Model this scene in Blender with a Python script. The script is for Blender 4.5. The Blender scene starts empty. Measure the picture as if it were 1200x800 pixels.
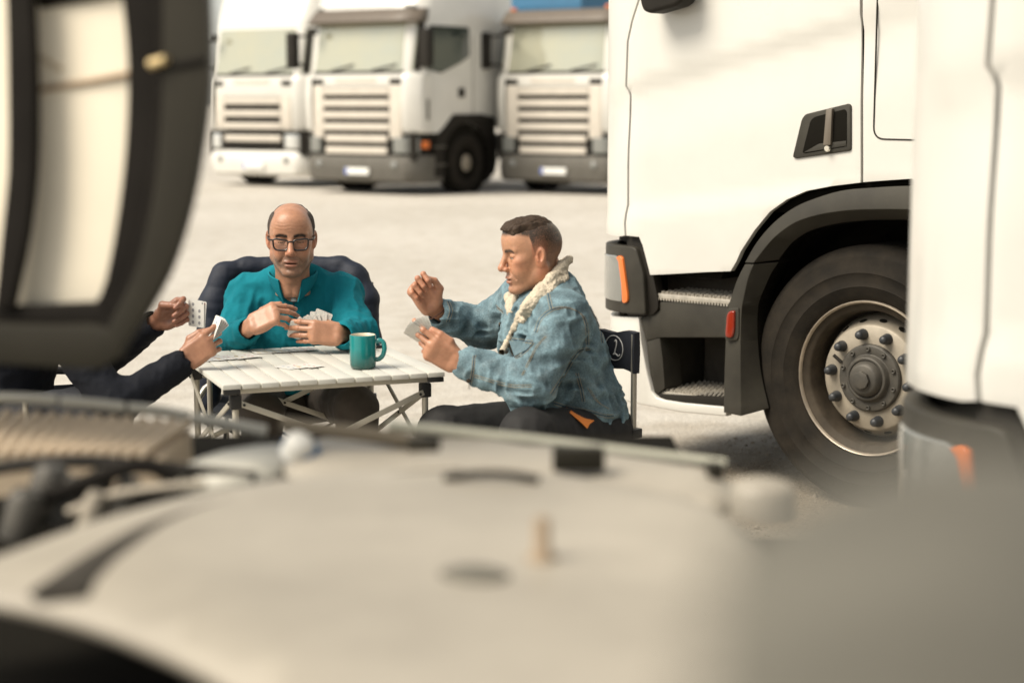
import bpy, bmesh, math, random
import numpy as np
from mathutils import Vector, Matrix
random.seed(7)
rng = np.random.default_rng(7)
SC = bpy.context.scene
COL = SC.collection
R = math.radians

# ------------------------------------------------------------------ camera
F_PX, HORIZON, CAM_H = 2000.0, 120.0, 1.54      # lens in pixels of the 1200 px wide photograph
PITCH = math.atan((400 - HORIZON) / F_PX)
cam_d = bpy.data.cameras.new('camera')
cam = bpy.data.objects.new('camera', cam_d)
COL.objects.link(cam)
cam.location = (0, 0, CAM_H)
cam.rotation_euler = (R(90) - PITCH, 0, 0)
cam_d.sensor_width = 36.0
cam_d.lens = 36.0 * F_PX / 1200.0
cam_d.clip_end = 3000
cam_d.clip_start = 0.05
cam_d.dof.use_dof = True
cam_d.dof.focus_distance = 5.9
cam_d.dof.aperture_fstop = 1.9
SC.camera = cam

# ------------------------------------------------------------------ daylight
SUN_DIR = Vector((-0.58, -0.30, 0.78)).normalized()     # towards the sun
sun_el = math.asin(SUN_DIR.z)
sun_az = math.atan2(SUN_DIR.x, SUN_DIR.y)
world = bpy.data.worlds.new('World')
SC.world = world
world.use_nodes = True
wn = world.node_tree
bg = wn.nodes['Background']
sky = wn.nodes.new('ShaderNodeTexSky')
sky.sky_type = 'NISHITA'
sky.sun_disc = False
sky.sun_elevation = sun_el
sky.sun_rotation = sun_az
sky.air_density = 1.0
sky.dust_density = 1.5
sky.ozone_density = 0.6
hs = wn.nodes.new('ShaderNodeHueSaturation')
hs.inputs['Saturation'].default_value = 0.30
wn.links.new(sky.outputs[0], hs.inputs['Color'])
tint = wn.nodes.new('ShaderNodeMix')
tint.data_type = 'RGBA'; tint.blend_type = 'MULTIPLY'
tint.inputs[0].default_value = 1.0
wn.links.new(hs.outputs[0], tint.inputs[6])
tint.inputs[7].default_value = (1.0, 0.96, 0.885, 1)      # warm evening haze
wn.links.new(tint.outputs[2], bg.inputs['Color'])
bg.inputs['Strength'].default_value = 0.092
sun_d = bpy.data.lights.new('sun', 'SUN')
sun_d.energy = 2.75
sun_d.angle = R(34)
sun_d.color = (1.0, 0.91, 0.77)
sun = bpy.data.objects.new('sun', sun_d)
COL.objects.link(sun)
sun.rotation_euler = SUN_DIR.to_track_quat('Z', 'Y').to_euler()
SC.view_settings.view_transform = 'Standard'
SC.view_settings.look = 'None'
SC.view_settings.exposure = 0.87
SC.view_settings.gamma = 1.0
try:
    SC.cycles.max_bounces = 8
    SC.cycles.use_denoising = True
    SC.cycles.sample_clamp_indirect = 6.0
except Exception:
    pass

# ------------------------------------------------------------------ measuring helper: where a sight line of the photograph meets a depth
_cp, _sp = math.cos(PITCH), math.sin(PITCH)
def ray(px, py):
    cx, cz = (px - 600) / F_PX, -(py - 400) / F_PX
    return np.array([cx, _cp + cz * _sp, -_sp + cz * _cp])
def P(px, py, Y):
    r = ray(px, py)
    return np.array([0, 0, CAM_H]) + r * (Y / r[1])
def PZ(px, py, z):
    r = ray(px, py)
    return np.array([0, 0, CAM_H]) + r * ((z - CAM_H) / r[2])

# ------------------------------------------------------------------ objects and meshes
def tag(o, label=None, cat=None, group=None, kind=None):
    if label: o['label'] = label
    if cat: o['category'] = cat
    if group: o['group'] = group
    if kind: o['kind'] = kind
    return o
def thing(name, label, cat, loc=(0, 0, 0), rz=0, group=None):
    o = bpy.data.objects.new(name, None)
    o.empty_display_size = 0.1
    COL.objects.link(o)
    o.location = loc; o.rotation_euler = (0, 0, rz)
    return tag(o, label, cat, group)
def link(name, me, material, parent=None, smooth=False, loc=None):
    o = bpy.data.objects.new(name, me)
    COL.objects.link(o)
    if material is not None:
        me.materials.clear()
        for m_ in (material if isinstance(material, (list, tuple)) else [material]):
            me.materials.append(m_)
    if parent is not None: o.parent = parent
    if loc is not None: o.location = loc
    if smooth: me.polygons.foreach_set('use_smooth', [True] * len(me.polygons))
    return o
def copy_tree(o, parent=None):
    c = o.copy(); COL.objects.link(c)
    if parent is not None: c.parent = parent
    for ch in list(o.children): copy_tree(ch, c)
    return c

class MB:
    """collects shapes and links them as one mesh"""
    def __init__(s): s.v = []; s.f = []
    def add(s, vs, fs, M=None):
        n = len(s.v)
        for p in vs:
            p = Vector(p)
            s.v.append(tuple(M @ p if M is not None else p))
        s.f += [tuple(i + n for i in f) for f in fs]
        return s
    def box(s, c, size, M=None, rot=None):
        x, y, z = size[0] / 2, size[1] / 2, size[2] / 2
        vs = [Vector((a, b, d)) for a in (-x, x) for b in (-y, y) for d in (-z, z)]
        if rot is not None: vs = [rot @ p for p in vs]
        vs = [p + Vector(c) for p in vs]
        return s.add(vs, [(0, 1, 3, 2), (4, 6, 7, 5), (0, 4, 5, 1), (2, 3, 7, 6), (0, 2, 6, 4), (1, 5, 7, 3)], M)
    def tube(s, pts, r, n=8, M=None, cap=True, flat=None):
        pts = [Vector(p) for p in pts]
        k = len(pts)
        rs = r if isinstance(r, (list, tuple)) else [r] * k
        vs = []; fs = []
        up0 = None
        for i, p in enumerate(pts):
            d = (pts[min(i + 1, k - 1)] - pts[max(i - 1, 0)])
            d = d.normalized() if d.length > 1e-9 else Vector((0, 0, 1))
            if up0 is None:
                up0 = Vector((0, 0, 1)) if abs(d.z) < .9 else Vector((1, 0, 0))
            a = d.cross(up0)
            if a.length < 1e-6: a = d.cross(Vector((0, 1, 0)))
            a.normalize(); b = a.cross(d).normalized(); up0 = b
            for j in range(n):
                t = 2 * math.pi * j / n
                fx = flat if flat else 1
                vs.append(p + a * (math.cos(t) * rs[i]) + b * (math.sin(t) * rs[i] * fx))
        for i in range(k - 1):
            for j in range(n):
                fs.append((i * n + j, i * n + (j + 1) % n, (i + 1) * n + (j + 1) % n, (i + 1) * n + j))
        if cap:
            fs.append(tuple(reversed(range(n)))); fs.append(tuple(range((k - 1) * n, k * n)))
        return s.add(vs, fs, M)
    def lathe(s, prof, n=32, M=None, axis='Z', a0=0, a1=2 * math.pi, close=False):
        full = abs(a1 - a0 - 2 * math.pi) < 1e-6
        m = n if full else n + 1
        vs = []; fs = []
        for i in range(m):
            t = a0 + (a1 - a0) * i / n
            for (r, z) in prof:
                p = (r * math.cos(t), r * math.sin(t), z)
                if axis == 'Y': p = (p[0], p[2], p[1])
                vs.append(p)
        k = len(prof)
        for i in range(n):
            j = (i + 1) % m
            for q in range(k - 1):
                f = (i * k + q, j * k + q, j * k + q + 1, i * k + q + 1)
                fs.append(f if axis != 'Y' else tuple(reversed(f)))
        return s.add(vs, fs, M)
    def loft(s, rings, M=None, closed=True, cap=True):
        k = len(rings[0]); vs = [p for r_ in rings for p in r_]; fs = []
        for i in range(len(rings) - 1):
            for j in range(k if closed else k - 1):
                fs.append((i * k + j, i * k + (j + 1) % k, (i + 1) * k + (j + 1) % k, (i + 1) * k + j))
        if cap and closed:
            fs.append(tuple(reversed(range(k)))); fs.append(tuple(range((len(rings) - 1) * k, len(rings) * k)))
        return s.add(vs, fs, M)
    def prism(s, poly, frame, depth, M=None):
        """poly: (u, v) outline; frame(u, v, w) -> point; extruded from w=0 to w=depth"""
        k = len(poly)
        vs = [frame(u, v, 0) for u, v in poly] + [frame(u, v, depth) for u, v in poly]
        fs = [tuple(range(k)), tuple(reversed(range(k, 2 * k)))]
        fs += [(j, j + k, (j + 1) % k + k, (j + 1) % k) for j in range(k)]
        return s.add(vs, fs, M)
    def mesh(s, name):
        me = bpy.data.meshes.new(name)
        me.from_pydata(s.v, [], s.f)
        me.update()
        return me
    def build(s, name, material, parent=None, smooth=False, bevel=0, seg=2, loc=None, fixn=True, angle=35):
        me = s.mesh(name)
        if fixn or bevel:
            bm = bmesh.new(); bm.from_mesh(me)
            bmesh.ops.recalc_face_normals(bm, faces=bm.faces)
            if bevel:
                es = [e for e in bm.edges if len(e.link_faces) == 2 and e.calc_face_angle(0) > R(angle)]
                if es:
                    bmesh.ops.bevel(bm, geom=es, offset=bevel, segments=seg, profile=.6, affect='EDGES', clamp_overlap=True)
            bm.to_mesh(me); bm.free()
        o = link(name, me, material, parent, smooth=smooth or bool(bevel), loc=loc)
        if smooth or bevel:
            try: me.set_sharp_from_angle(angle=R(50))
            except Exception: pass
        return o

# ------------------------------------------------------------------ materials
def mat(name, col, rough=.6, metal=0.0, var=.0, vscale=8.0, bump=0.0, bscale=60.0, bdist=.002, spec=.5, coat=0.0, var_col=None, sss=0.0, sheen=0.0, detail=6, vcol=False, trans=0.0, alpha=1.0):
    m = bpy.data.materials.new(name)
    m.use_nodes = True
    nt = m.node_tree; N = nt.nodes; L = nt.links
    b = N['Principled BSDF']
    b.inputs['Base Color'].default_value = (*col, 1)
    b.inputs['Roughness'].default_value = rough
    b.inputs['Metallic'].default_value = metal
    b.inputs['Specular IOR Level'].default_value = spec
    if coat: b.inputs['Coat Weight'].default_value = coat; b.inputs['Coat Roughness'].default_value = .08
    if sss:
        b.inputs['Subsurface Weight'].default_value = sss
        b.inputs['Subsurface Radius'].default_value = (.010, .004, .002)
        b.inputs['Subsurface Scale'].default_value = 1.0
    if sheen: b.inputs['Sheen Weight'].default_value = sheen; b.inputs['Sheen Roughness'].default_value = .5
    if trans: b.inputs['Transmission Weight'].default_value = trans
    tc = N.new('ShaderNodeTexCoord')
    src = None
    if vcol:
        at = N.new('ShaderNodeAttribute'); at.attribute_name = 'Col'
        src = at.outputs['Color']
        L.new(src, b.inputs['Base Color'])
    if var or var_col:
        nz = N.new('ShaderNodeTexNoise'); nz.inputs['Scale'].default_value = vscale; nz.inputs['Detail'].default_value = detail
        nz.inputs['Roughness'].default_value = .6
        L.new(tc.outputs['Object'], nz.inputs['Vector'])
        rp = N.new('ShaderNodeMapRange'); rp.inputs[1].default_value = .3; rp.inputs[2].default_value = .7
        L.new(nz.outputs['Fac'], rp.inputs[0])
        mx = N.new('ShaderNodeMix'); mx.data_type = 'RGBA'
        L.new(rp.outputs[0], mx.inputs[0])
        vc = var_col if var_col else tuple(c * (1 - var) for c in col)
        if src is not None:
            mul = N.new('ShaderNodeMix'); mul.data_type = 'RGBA'; mul.blend_type = 'MULTIPLY'; mul.inputs[0].default_value = 1
            L.new(src, mul.inputs[6]); mul.inputs[7].default_value = (1 - var, 1 - var * 1.15, 1 - var * 1.15, 1)
            L.new(src, mx.inputs[6]); L.new(mul.outputs[2], mx.inputs[7])
        else:
            mx.inputs[6].default_value = (*col, 1); mx.inputs[7].default_value = (*vc, 1)
        L.new(mx.outputs[2], b.inputs['Base Color'])
        rr = N.new('ShaderNodeMapRange'); rr.inputs[3].default_value = max(.02, rough - .08); rr.inputs[4].default_value = min(1, rough + .08)
        L.new(nz.outputs['Fac'], rr.inputs[0]); L.new(rr.outputs[0], b.inputs['Roughness'])
    if bump:
        nb = N.new('ShaderNodeTexNoise'); nb.inputs['Scale'].default_value = bscale; nb.inputs['Detail'].default_value = 5
        L.new(tc.outputs['Object'], nb.inputs['Vector'])
        bp = N.new('ShaderNodeBump'); bp.inputs['Strength'].default_value = bump; bp.inputs['Distance'].default_value = bdist
        L.new(nb.outputs['Fac'], bp.inputs['Height'])
        L.new(bp.outputs[0], b.inputs['Normal'])
    return m

# ------------------------------------------------------------------ signed-distance modelling (numpy), for bodies and cloth
_tab = rng.random((32, 32, 32)).astype(np.float32)
def vnoise(p):
    i = np.floor(p).astype(np.int32); f = (p - i).astype(np.float32); f = f * f * (3 - 2 * f)
    i &= 31; j = (i + 1) & 31
    x0, y0, z0 = i.T; x1, y1, z1 = j.T; fx, fy, fz = f.T
    c00 = _tab[x0, y0, z0] * (1 - fx) + _tab[x1, y0, z0] * fx
    c10 = _tab[x0, y1, z0] * (1 - fx) + _tab[x1, y1, z0] * fx
    c01 = _tab[x0, y0, z1] * (1 - fx) + _tab[x1, y0, z1] * fx
    c11 = _tab[x0, y1, z1] * (1 - fx) + _tab[x1, y1, z1] * fx
    return (c00 * (1 - fy) + c10 * fy) * (1 - fz) + (c01 * (1 - fy) + c11 * fy) * fz   # 0..1
def ridged(p): return 1 - np.abs(2 * vnoise(p) - 1)
def smin(a, b, k):
    if k <= 0: return np.minimum(a, b)
    h = np.clip(.5 + .5 * (b - a) / k, 0, 1)
    return b + (a - b) * h - k * h * (1 - h)
def smax(a, b, k): return -smin(-a, -b, k)
def sph(p, c, r): return np.linalg.norm(p - np.asarray(c), axis=1) - r
def ell(p, c, r, Rm=None):
    q = p - np.asarray(c)
    if Rm is not None: q = q @ Rm
    r = np.asarray(r, float)
    k0 = np.linalg.norm(q / r, axis=1); k1 = np.linalg.norm(q / (r * r), axis=1)
    return k0 * (k0 - 1) / np.maximum(k1, 1e-9)
def cap(p, a, b, ra, rb=None):
    a = np.asarray(a, float); b = np.asarray(b, float); rb = ra if rb is None else rb
    ab = b - a; t = np.clip(((p - a) @ ab) / max(ab @ ab, 1e-12), 0, 1)
    return np.linalg.norm(p - a - t[:, None] * ab, axis=1) - (ra + (rb - ra) * t)
def rbox(p, c, half, r, Rm=None):
    q = p - np.asarray(c)
    if Rm is not None: q = q @ Rm
    q = np.abs(q) - (np.asarray(half) - r)
    return np.linalg.norm(np.maximum(q, 0), axis=1) + np.minimum(q.max(1), 0) - r
def chain(p, pts, rs, k=.02):
    d = None
    for i in range(len(pts) - 1):
        e = cap(p, pts[i], pts[i + 1], rs[i], rs[i + 1])
        d = e if d is None else smin(d, e, k)
    return d
def surfnet(f, lo, hi, h, lip=1.25, extra=.0):
    lo = np.asarray(lo, float); hi = np.asarray(hi, float)
    B = 8
    nb = np.maximum(1, np.ceil((hi - lo) / h / B).astype(int)); n = nb * B
    bc = np.stack(np.meshgrid(*[np.arange(k) for k in nb], indexing='ij'), -1).reshape(-1, 3)
    cen = lo + (bc * B + (B - 1) / 2) * h
    fc = f(cen)
    act = np.abs(fc) < lip * B * h * .87 + extra
    vals = np.repeat(np.repeat(np.repeat(np.where(fc < 0, -1., 1.).reshape(nb).astype(np.float32), B, 0), B, 1), B, 2)
    off = np.stack(np.meshgrid(*[np.arange(B)] * 3, indexing='ij'), -1).reshape(-1, 3)
    idx = (bc[act][:, None, :] * B + off[None]).reshape(-1, 3)
    for s in range(0, len(idx), 400000):
        ii = idx[s:s + 400000]
        vals[ii[:, 0], ii[:, 1], ii[:, 2]] = f(lo + ii * h)
    ins = vals < 0
    cs = np.zeros(n - 1, np.int8)
    for dx in (0, 1):
        for dy in (0, 1):
            for dz in (0, 1):
                cs += ins[dx:n[0] - 1 + dx, dy:n[1] - 1 + dy, dz:n[2] - 1 + dz]
    cells = np.argwhere((cs > 0) & (cs < 8))
    vid = np.full(n - 1, -1, np.int64); vid[tuple(cells.T)] = np.arange(len(cells))
    cr = [(a, b, c) for a in (0, 1) for b in (0, 1) for c in (0, 1)]
    cv = [vals[cells[:, 0] + a, cells[:, 1] + b, cells[:, 2] + c] for a, b, c in cr]
    acc = np.zeros((len(cells), 3)); cnt = np.zeros(len(cells))
    for i in range(8):
        for j in range(i + 1, 8):
            d = np.abs(np.subtract(cr[i], cr[j]))
            if d.sum() != 1: continue
            a, b = cv[i], cv[j]
            m = (a < 0) != (b < 0)
            t = np.where(m, a / np.where(m, a - b, 1), 0)
            pt = np.asarray(cr[i]) + t[:, None] * (np.subtract(cr[j], cr[i]))
            acc += pt * m[:, None]; cnt += m
    verts = lo + (cells + acc / cnt[:, None]) * h
    quads = []
    for ax in range(3):
        u, v = [(1, 2), (2, 0), (0, 1)][ax]
        sl0 = [slice(None)] * 3; sl1 = [slice(None)] * 3
        sl0[ax] = slice(0, -1); sl1[ax] = slice(1, None)
        ed = ins[tuple(sl0)] != ins[tuple(sl1)]
        e = np.argwhere(ed)
        e = e[(e[:, u] > 0) & (e[:, v] > 0) & (e[:, u] < n[u] - 1) & (e[:, v] < n[v] - 1)]
        neg = ins[tuple(e.T)]
        def cid(du, dv):
            q = e.copy(); q[:, u] += du; q[:, v] += dv
            return vid[tuple(q.T)]
        qd = np.stack([cid(-1, -1), cid(0, -1), cid(0, 0), cid(-1, 0)], 1)
        qd[~neg] = qd[~neg][:, ::-1]
        quads.append(qd)
    quads = np.concatenate(quads)
    quads = quads[(quads >= 0).all(1)]
    return verts, quads
def np_mesh(name, verts, quads, cols=None):
    me = bpy.data.meshes.new(name)
    me.vertices.add(len(verts)); me.vertices.foreach_set('co', np.asarray(verts, np.float32).ravel())
    me.loops.add(quads.size); me.loops.foreach_set('vertex_index', quads.astype(np.int32).ravel())
    me.polygons.add(len(quads))
    me.polygons.foreach_set('loop_start', np.arange(0, quads.size, 4, dtype=np.int32))
    me.polygons.foreach_set('loop_total', np.full(len(quads), 4, np.int32))
    me.update(calc_edges=True)
    me.validate()
    me.polygons.foreach_set('use_smooth', np.ones(len(me.polygons), bool))
    if cols is not None:
        ca = me.color_attributes.new('Col', 'FLOAT_COLOR', 'POINT')
        c4 = np.ones((len(verts), 4), np.float32); c4[:, :3] = cols
        ca.data.foreach_set('color', c4.ravel())
    return me
def grad(f, p, e=.0015):
    g = np.stack([f(p + np.eye(3)[i] * e) - f(p - np.eye(3)[i] * e) for i in range(3)], 1)
    return g / np.maximum(np.linalg.norm(g, axis=1, keepdims=True), 1e-9)
def stick(f, pts, off=.001, it=12):
    p = np.asarray(pts, float).copy()
    for _ in range(it):
        p = p - grad(f, p) * (f(p) - off)[:, None] * .8
    return p
def cr_spline(pts, n=8):
    pts = [np.asarray(p, float) for p in pts]
    out = []
    q = [2 * pts[0] - pts[1]] + pts + [2 * pts[-1] - pts[-2]]
    for i in range(1, len(q) - 2):
        for k in range(n):
            t = k / n
            a, b, c, d = q[i - 1], q[i], q[i + 1], q[i + 2]
            out.append(.5 * (2 * b + (c - a) * t + (2 * a - 5 * b + 4 * c - d) * t * t + (3 * b - a - 3 * c + d) * t ** 3))
    out.append(pts[-1])
    return np.array(out)
def rot_to(fwd, up):
    """matrix whose columns are x=fwd, y=up x fwd, z=up made orthogonal"""
    x = np.asarray(fwd, float); x = x / np.linalg.norm(x)
    z = np.asarray(up, float); z = z - x * (z @ x); z = z / np.linalg.norm(z)
    return np.stack([x, np.cross(z, x), z], 1)
# ------------------------------------------------------------------ materials of the setting
def ground_mat():
    m = bpy.data.materials.new('pale_gravelly_tarmac'); m.use_nodes = True
    nt = m.node_tree; N = nt.nodes; L = nt.links; b = N['Principled BSDF']
    tc = N.new('ShaderNodeTexCoord')
    def noise(sc, det=4):
        n = N.new('ShaderNodeTexNoise'); n.inputs['Scale'].default_value = sc; n.inputs['Detail'].default_value = det
        L.new(tc.outputs['Object'], n.inputs['Vector']); return n
    n1 = noise(.35, 5); n2 = noise(5.0, 8); n3 = noise(120.0, 4)
    vo = N.new('ShaderNodeTexVoronoi'); vo.inputs['Scale'].default_value = 95; L.new(tc.outputs['Object'], vo.inputs['Vector'])
    r1 = N.new('ShaderNodeValToRGB'); L.new(n1.outputs['Fac'], r1.inputs[0])
    r1.color_ramp.elements[0].color = (.53, .498, .44, 1); r1.color_ramp.elements[0].position = .35
    r1.color_ramp.elements[1].color = (.59, .558, .50, 1); r1.color_ramp.elements[1].position = .65
    r2 = N.new('ShaderNodeValToRGB'); L.new(n2.outputs['Fac'], r2.inputs[0])
    r2.color_ramp.elements[0].color = (.74, .70, .65, 1); r2.color_ramp.elements[0].position = .30
    r2.color_ramp.elements[1].color = (1, 1, 1, 1); r2.color_ramp.elements[1].position = .60
    m1 = N.new('ShaderNodeMix'); m1.data_type = 'RGBA'; m1.blend_type = 'MULTIPLY'; m1.inputs[0].default_value = .6
    L.new(r1.outputs[0], m1.inputs[6]); L.new(r2.outputs[0], m1.inputs[7])
    hv = N.new('ShaderNodeMapRange'); L.new(vo.outputs['Color'], hv.inputs[0]); hv.inputs[3].default_value = .55; hv.inputs[4].default_value = 1.2
    m2 = N.new('ShaderNodeMix'); m2.data_type = 'RGBA'; m2.blend_type = 'MULTIPLY'; m2.inputs[0].default_value = .65
    L.new(m1.outputs[2], m2.inputs[6]); L.new(hv.outputs[0], m2.inputs[7])
    L.new(m2.outputs[2], b.inputs['Base Color'])
    b.inputs['Roughness'].default_value = .85; b.inputs['Specular IOR Level'].default_value = .25
    # a darker, browner patch with a noisy edge by the lorry's wheel
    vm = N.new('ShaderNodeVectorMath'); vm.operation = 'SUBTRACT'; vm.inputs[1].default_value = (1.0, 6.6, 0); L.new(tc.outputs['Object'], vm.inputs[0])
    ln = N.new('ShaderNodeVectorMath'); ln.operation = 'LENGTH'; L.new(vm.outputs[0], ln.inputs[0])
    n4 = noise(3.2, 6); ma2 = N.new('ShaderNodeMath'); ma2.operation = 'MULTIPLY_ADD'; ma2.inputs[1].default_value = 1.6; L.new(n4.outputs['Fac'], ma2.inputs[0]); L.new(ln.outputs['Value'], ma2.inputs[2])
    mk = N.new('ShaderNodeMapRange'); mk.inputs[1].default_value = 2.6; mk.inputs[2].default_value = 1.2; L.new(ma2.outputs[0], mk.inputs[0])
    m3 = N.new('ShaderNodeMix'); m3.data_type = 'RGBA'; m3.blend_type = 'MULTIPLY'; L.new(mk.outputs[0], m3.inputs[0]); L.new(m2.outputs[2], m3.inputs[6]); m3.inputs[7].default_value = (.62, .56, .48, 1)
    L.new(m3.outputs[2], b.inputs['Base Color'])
    ad = N.new('ShaderNodeMath'); ad.operation = 'ADD'
    L.new(n3.outputs['Fac'], ad.inputs[0]); L.new(vo.outputs['Distance'], ad.inputs[1])
    bp = N.new('ShaderNodeBump'); bp.inputs['Strength'].default_value = .6; bp.inputs['Distance'].default_value = .006
    L.new(ad.outputs[0], bp.inputs['Height']); L.new(bp.outputs[0], b.inputs['Normal'])
    return m
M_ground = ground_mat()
M_stone = mat('gravel_stone', (.44, .38, .30), .9, var=.45, vscale=25)
M_white = mat('white_truck_paint', (.66, .645, .595), .30, var=.06, vscale=3, coat=.5, spec=.5)
M_dullwhite = mat('dusty_white_paint', (.60, .55, .475), .5, var=.12, vscale=5)
M_rubber = mat('tyre_rubber', (.011, .0095, .0075), .85, var_col=(.028, .023, .017), vscale=11, bump=.45, bscale=70, spec=.18)
M_plastic = mat('grey_black_plastic', (.030, .0275, .022), .55, var_col=(.050, .046, .036), vscale=6, bump=.2, bscale=300, bdist=.0008, spec=.25)
M_dark = mat('dark_plastic', (.022, .019, .015), .6, var=.3, vscale=6, spec=.2)
M_black = mat('black_cavity', (.010, .009, .007), .9, spec=.05)
M_steel = mat('dusty_steel', (.38, .335, .265), .55, metal=.25, var=.3, vscale=12, bump=.15, bscale=80)
M_rimdark = mat('brown_dusty_rim', (.036, .029, .021), .7, var_col=(.075, .06, .043), vscale=14, spec=.2)
M_rimedge = mat('worn_rim_lip', (.58, .50, .40), .35, metal=.6, var=.35, vscale=20)
M_hub = mat('hub_iron', (.055, .052, .046), .55, metal=.3, var_col=(.095, .086, .07), vscale=20, bump=.2, bscale=60)
M_cap = mat('nut_cap', (.035, .038, .042), .45, var=.2, vscale=30)
M_tread = mat('step_tread_metal', (.52, .48, .41), .5, metal=.4, var=.3, vscale=25)
M_amber = mat('amber_lens', (.70, .17, .03), .15, coat=.6)
M_red = mat('red_lens', (.24, .022, .008), .15, coat=.6)
M_clear = mat('clear_lens', (.20, .205, .19), .06, coat=.8)
M_lampin = mat('lamp_reflector', (.75, .76, .74), .2, metal=.7)
M_glass = mat('windscreen_sky_tint', (.40, .42, .35), .10, metal=.35, coat=.8, var_col=(.48, .455, .32), vscale=.8)  # pale sky and yellowish horizon reflection partly painted into the base colour
M_sideglass = mat('dark_side_glass', (.035, .045, .04), .05, coat=.8)
M_visor = mat('brown_sun_visor', (.13, .105, .08), .4, var=.2)
M_grey = mat('grey_bumper_plastic', (.120, .112, .096), .6, var=.15, spec=.25)
M_plate = mat('number_plate', (.78, .78, .74), .4)
M_blueband = mat('plate_blue_band', (.03, .10, .45), .4)
M_blue = mat('blue_container_paint', (.03, .14, .26), .45, var=.2)
M_silver = mat('silver_lock', (.8, .76, .66), .25, metal=.9)

# ------------------------------------------------------------------ ground
g = MB(); g.add([(-400, -60, 0), (400, -60, 0), (400, 900, 0), (-400, 900, 0)], [(0, 1, 2, 3)])
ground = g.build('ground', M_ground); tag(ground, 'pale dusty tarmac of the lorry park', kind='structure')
ico = bmesh.new(); bmesh.ops.create_icosphere(ico, subdivisions=1, radius=1)
iv = np.array([v.co[:] for v in ico.verts]); ifc = np.array([[v.index for v in f.verts] for f in ico.faces]); ico.free()
nst = 9000
ss = rng.uniform(.0015, .0055, nst) * (1 + 1.2 * (rng.random(nst) > .95))
pos = np.stack([rng.uniform(-.1, 2.0, nst), rng.uniform(5.4, 8.6, nst), ss * .25], 1)
dens = vnoise(pos * [1.3, 1.3, 0] + 3.3)
keep = dens > .42
pos = pos[keep]; ss = ss[keep]
vv = (iv[None] * ss[:, None, None] * (1 + rng.uniform(-.35, .35, (len(ss), len(iv), 1))) * [1, 1, .7] + pos[:, None]).reshape(-1, 3)
ff = (ifc[None] + (np.arange(len(ss)) * len(iv))[:, None, None]).reshape(-1, 3)
me = bpy.data.meshes.new('loose_gravel'); me.from_pydata(vv.tolist(), [], ff.tolist())
tag(link('loose_gravel', me, M_stone), 'loose grit and small stones on the tarmac by the lorry wheel', 'gravel', kind='stuff')

# ------------------------------------------------------------------ lorry parked beside the table
ALPHA = R(49.0)
TA = np.array([-math.sin(ALPHA), math.cos(ALPHA)]); TL = np.array([-math.cos(ALPHA), -math.sin(ALPHA)])
HUBW = P(1021, 440, 6.40)
T_O = HUBW[:2] - 1.12 * TL
T_RZ = math.pi / 2 + ALPHA
YW, RC = 1.24, .40
def loc2(p): d = np.asarray(p)[:2] - T_O; return np.array([d @ TA, d @ TL])
_o2 = loc2((0, 0))
def dir2(px, py):
    r = ray(px, py); return np.array([r[:2] @ TA, r[:2] @ TL]), r[2]
# front of the cab: the sight line at x=712 grazes the rounded corner
_d, _ = dir2(712, 160); _u = _d / np.linalg.norm(_d); _n = np.array([-_u[1], _u[0]])
if _n[0] < 0: _n = -_n
# centre (xa, YW-RC): n.(c - o) = -RC  -> xa
XA = (_n @ _o2 - RC - _n[1] * (YW - RC)) / _n[0]
SMAX = XA + RC * math.pi / 2
def plan(s, w=0.0):
    if s <= XA: return s, YW - w, 0.0, 1.0
    if s <= SMAX:
        t = (s - XA) / RC
        return XA + (RC - w) * math.sin(t), YW - RC + (RC - w) * math.cos(t), math.sin(t), math.cos(t)
    return XA + RC - w, YW - RC - (s - SMAX), 1.0, 0.0
def TP(px, py, w=0.0):
    """sight line -> (s, z) on the cab side (w metres inside the skin)"""
    d, rz = dir2(px, py)
    t = (YW - w - _o2[1]) / d[1]
    x = _o2[0] + t * d[0]
    if x <= XA: return (x, CAM_H + t * rz)
    c = np.array([XA, YW - RC]); q = _o2 - c; rr = RC - w
    a = d @ d; b = q @ d; cc = q @ q - rr * rr
    disc = b * b - a * cc
    t = (-b - math.sqrt(max(disc, 0))) / a
    h = q + t * d
    th = math.atan2(h[0], h[1])
    return (XA + RC * th, CAM_H + t * rz)
def TPs(lst, w=0.0): return [TP(x, y, w) for x, y in lst]
def roundpoly(poly, r, n=4):
    out = []; k = len(poly)
    for i in range(k):
        a, b, c = np.array(poly[i - 1]), np.array(poly[i]), np.array(poly[(i + 1) % k])
        la, lc = np.linalg.norm(a - b), np.linalg.norm(c - b)
        q = min(r, la * .45, lc * .45)
        p0 = b + (a - b) / la * q; p1 = b + (c - b) / lc * q
        for j in range(n + 1):
            t = j / n
            out.append(tuple((1 - t) ** 2 * p0 + 2 * t * (1 - t) * b + t * t * p1))
    return out
def spl(pts, n=4): return [tuple(p) for p in cr_spline([np.array(p) for p in pts], n)]
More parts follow.
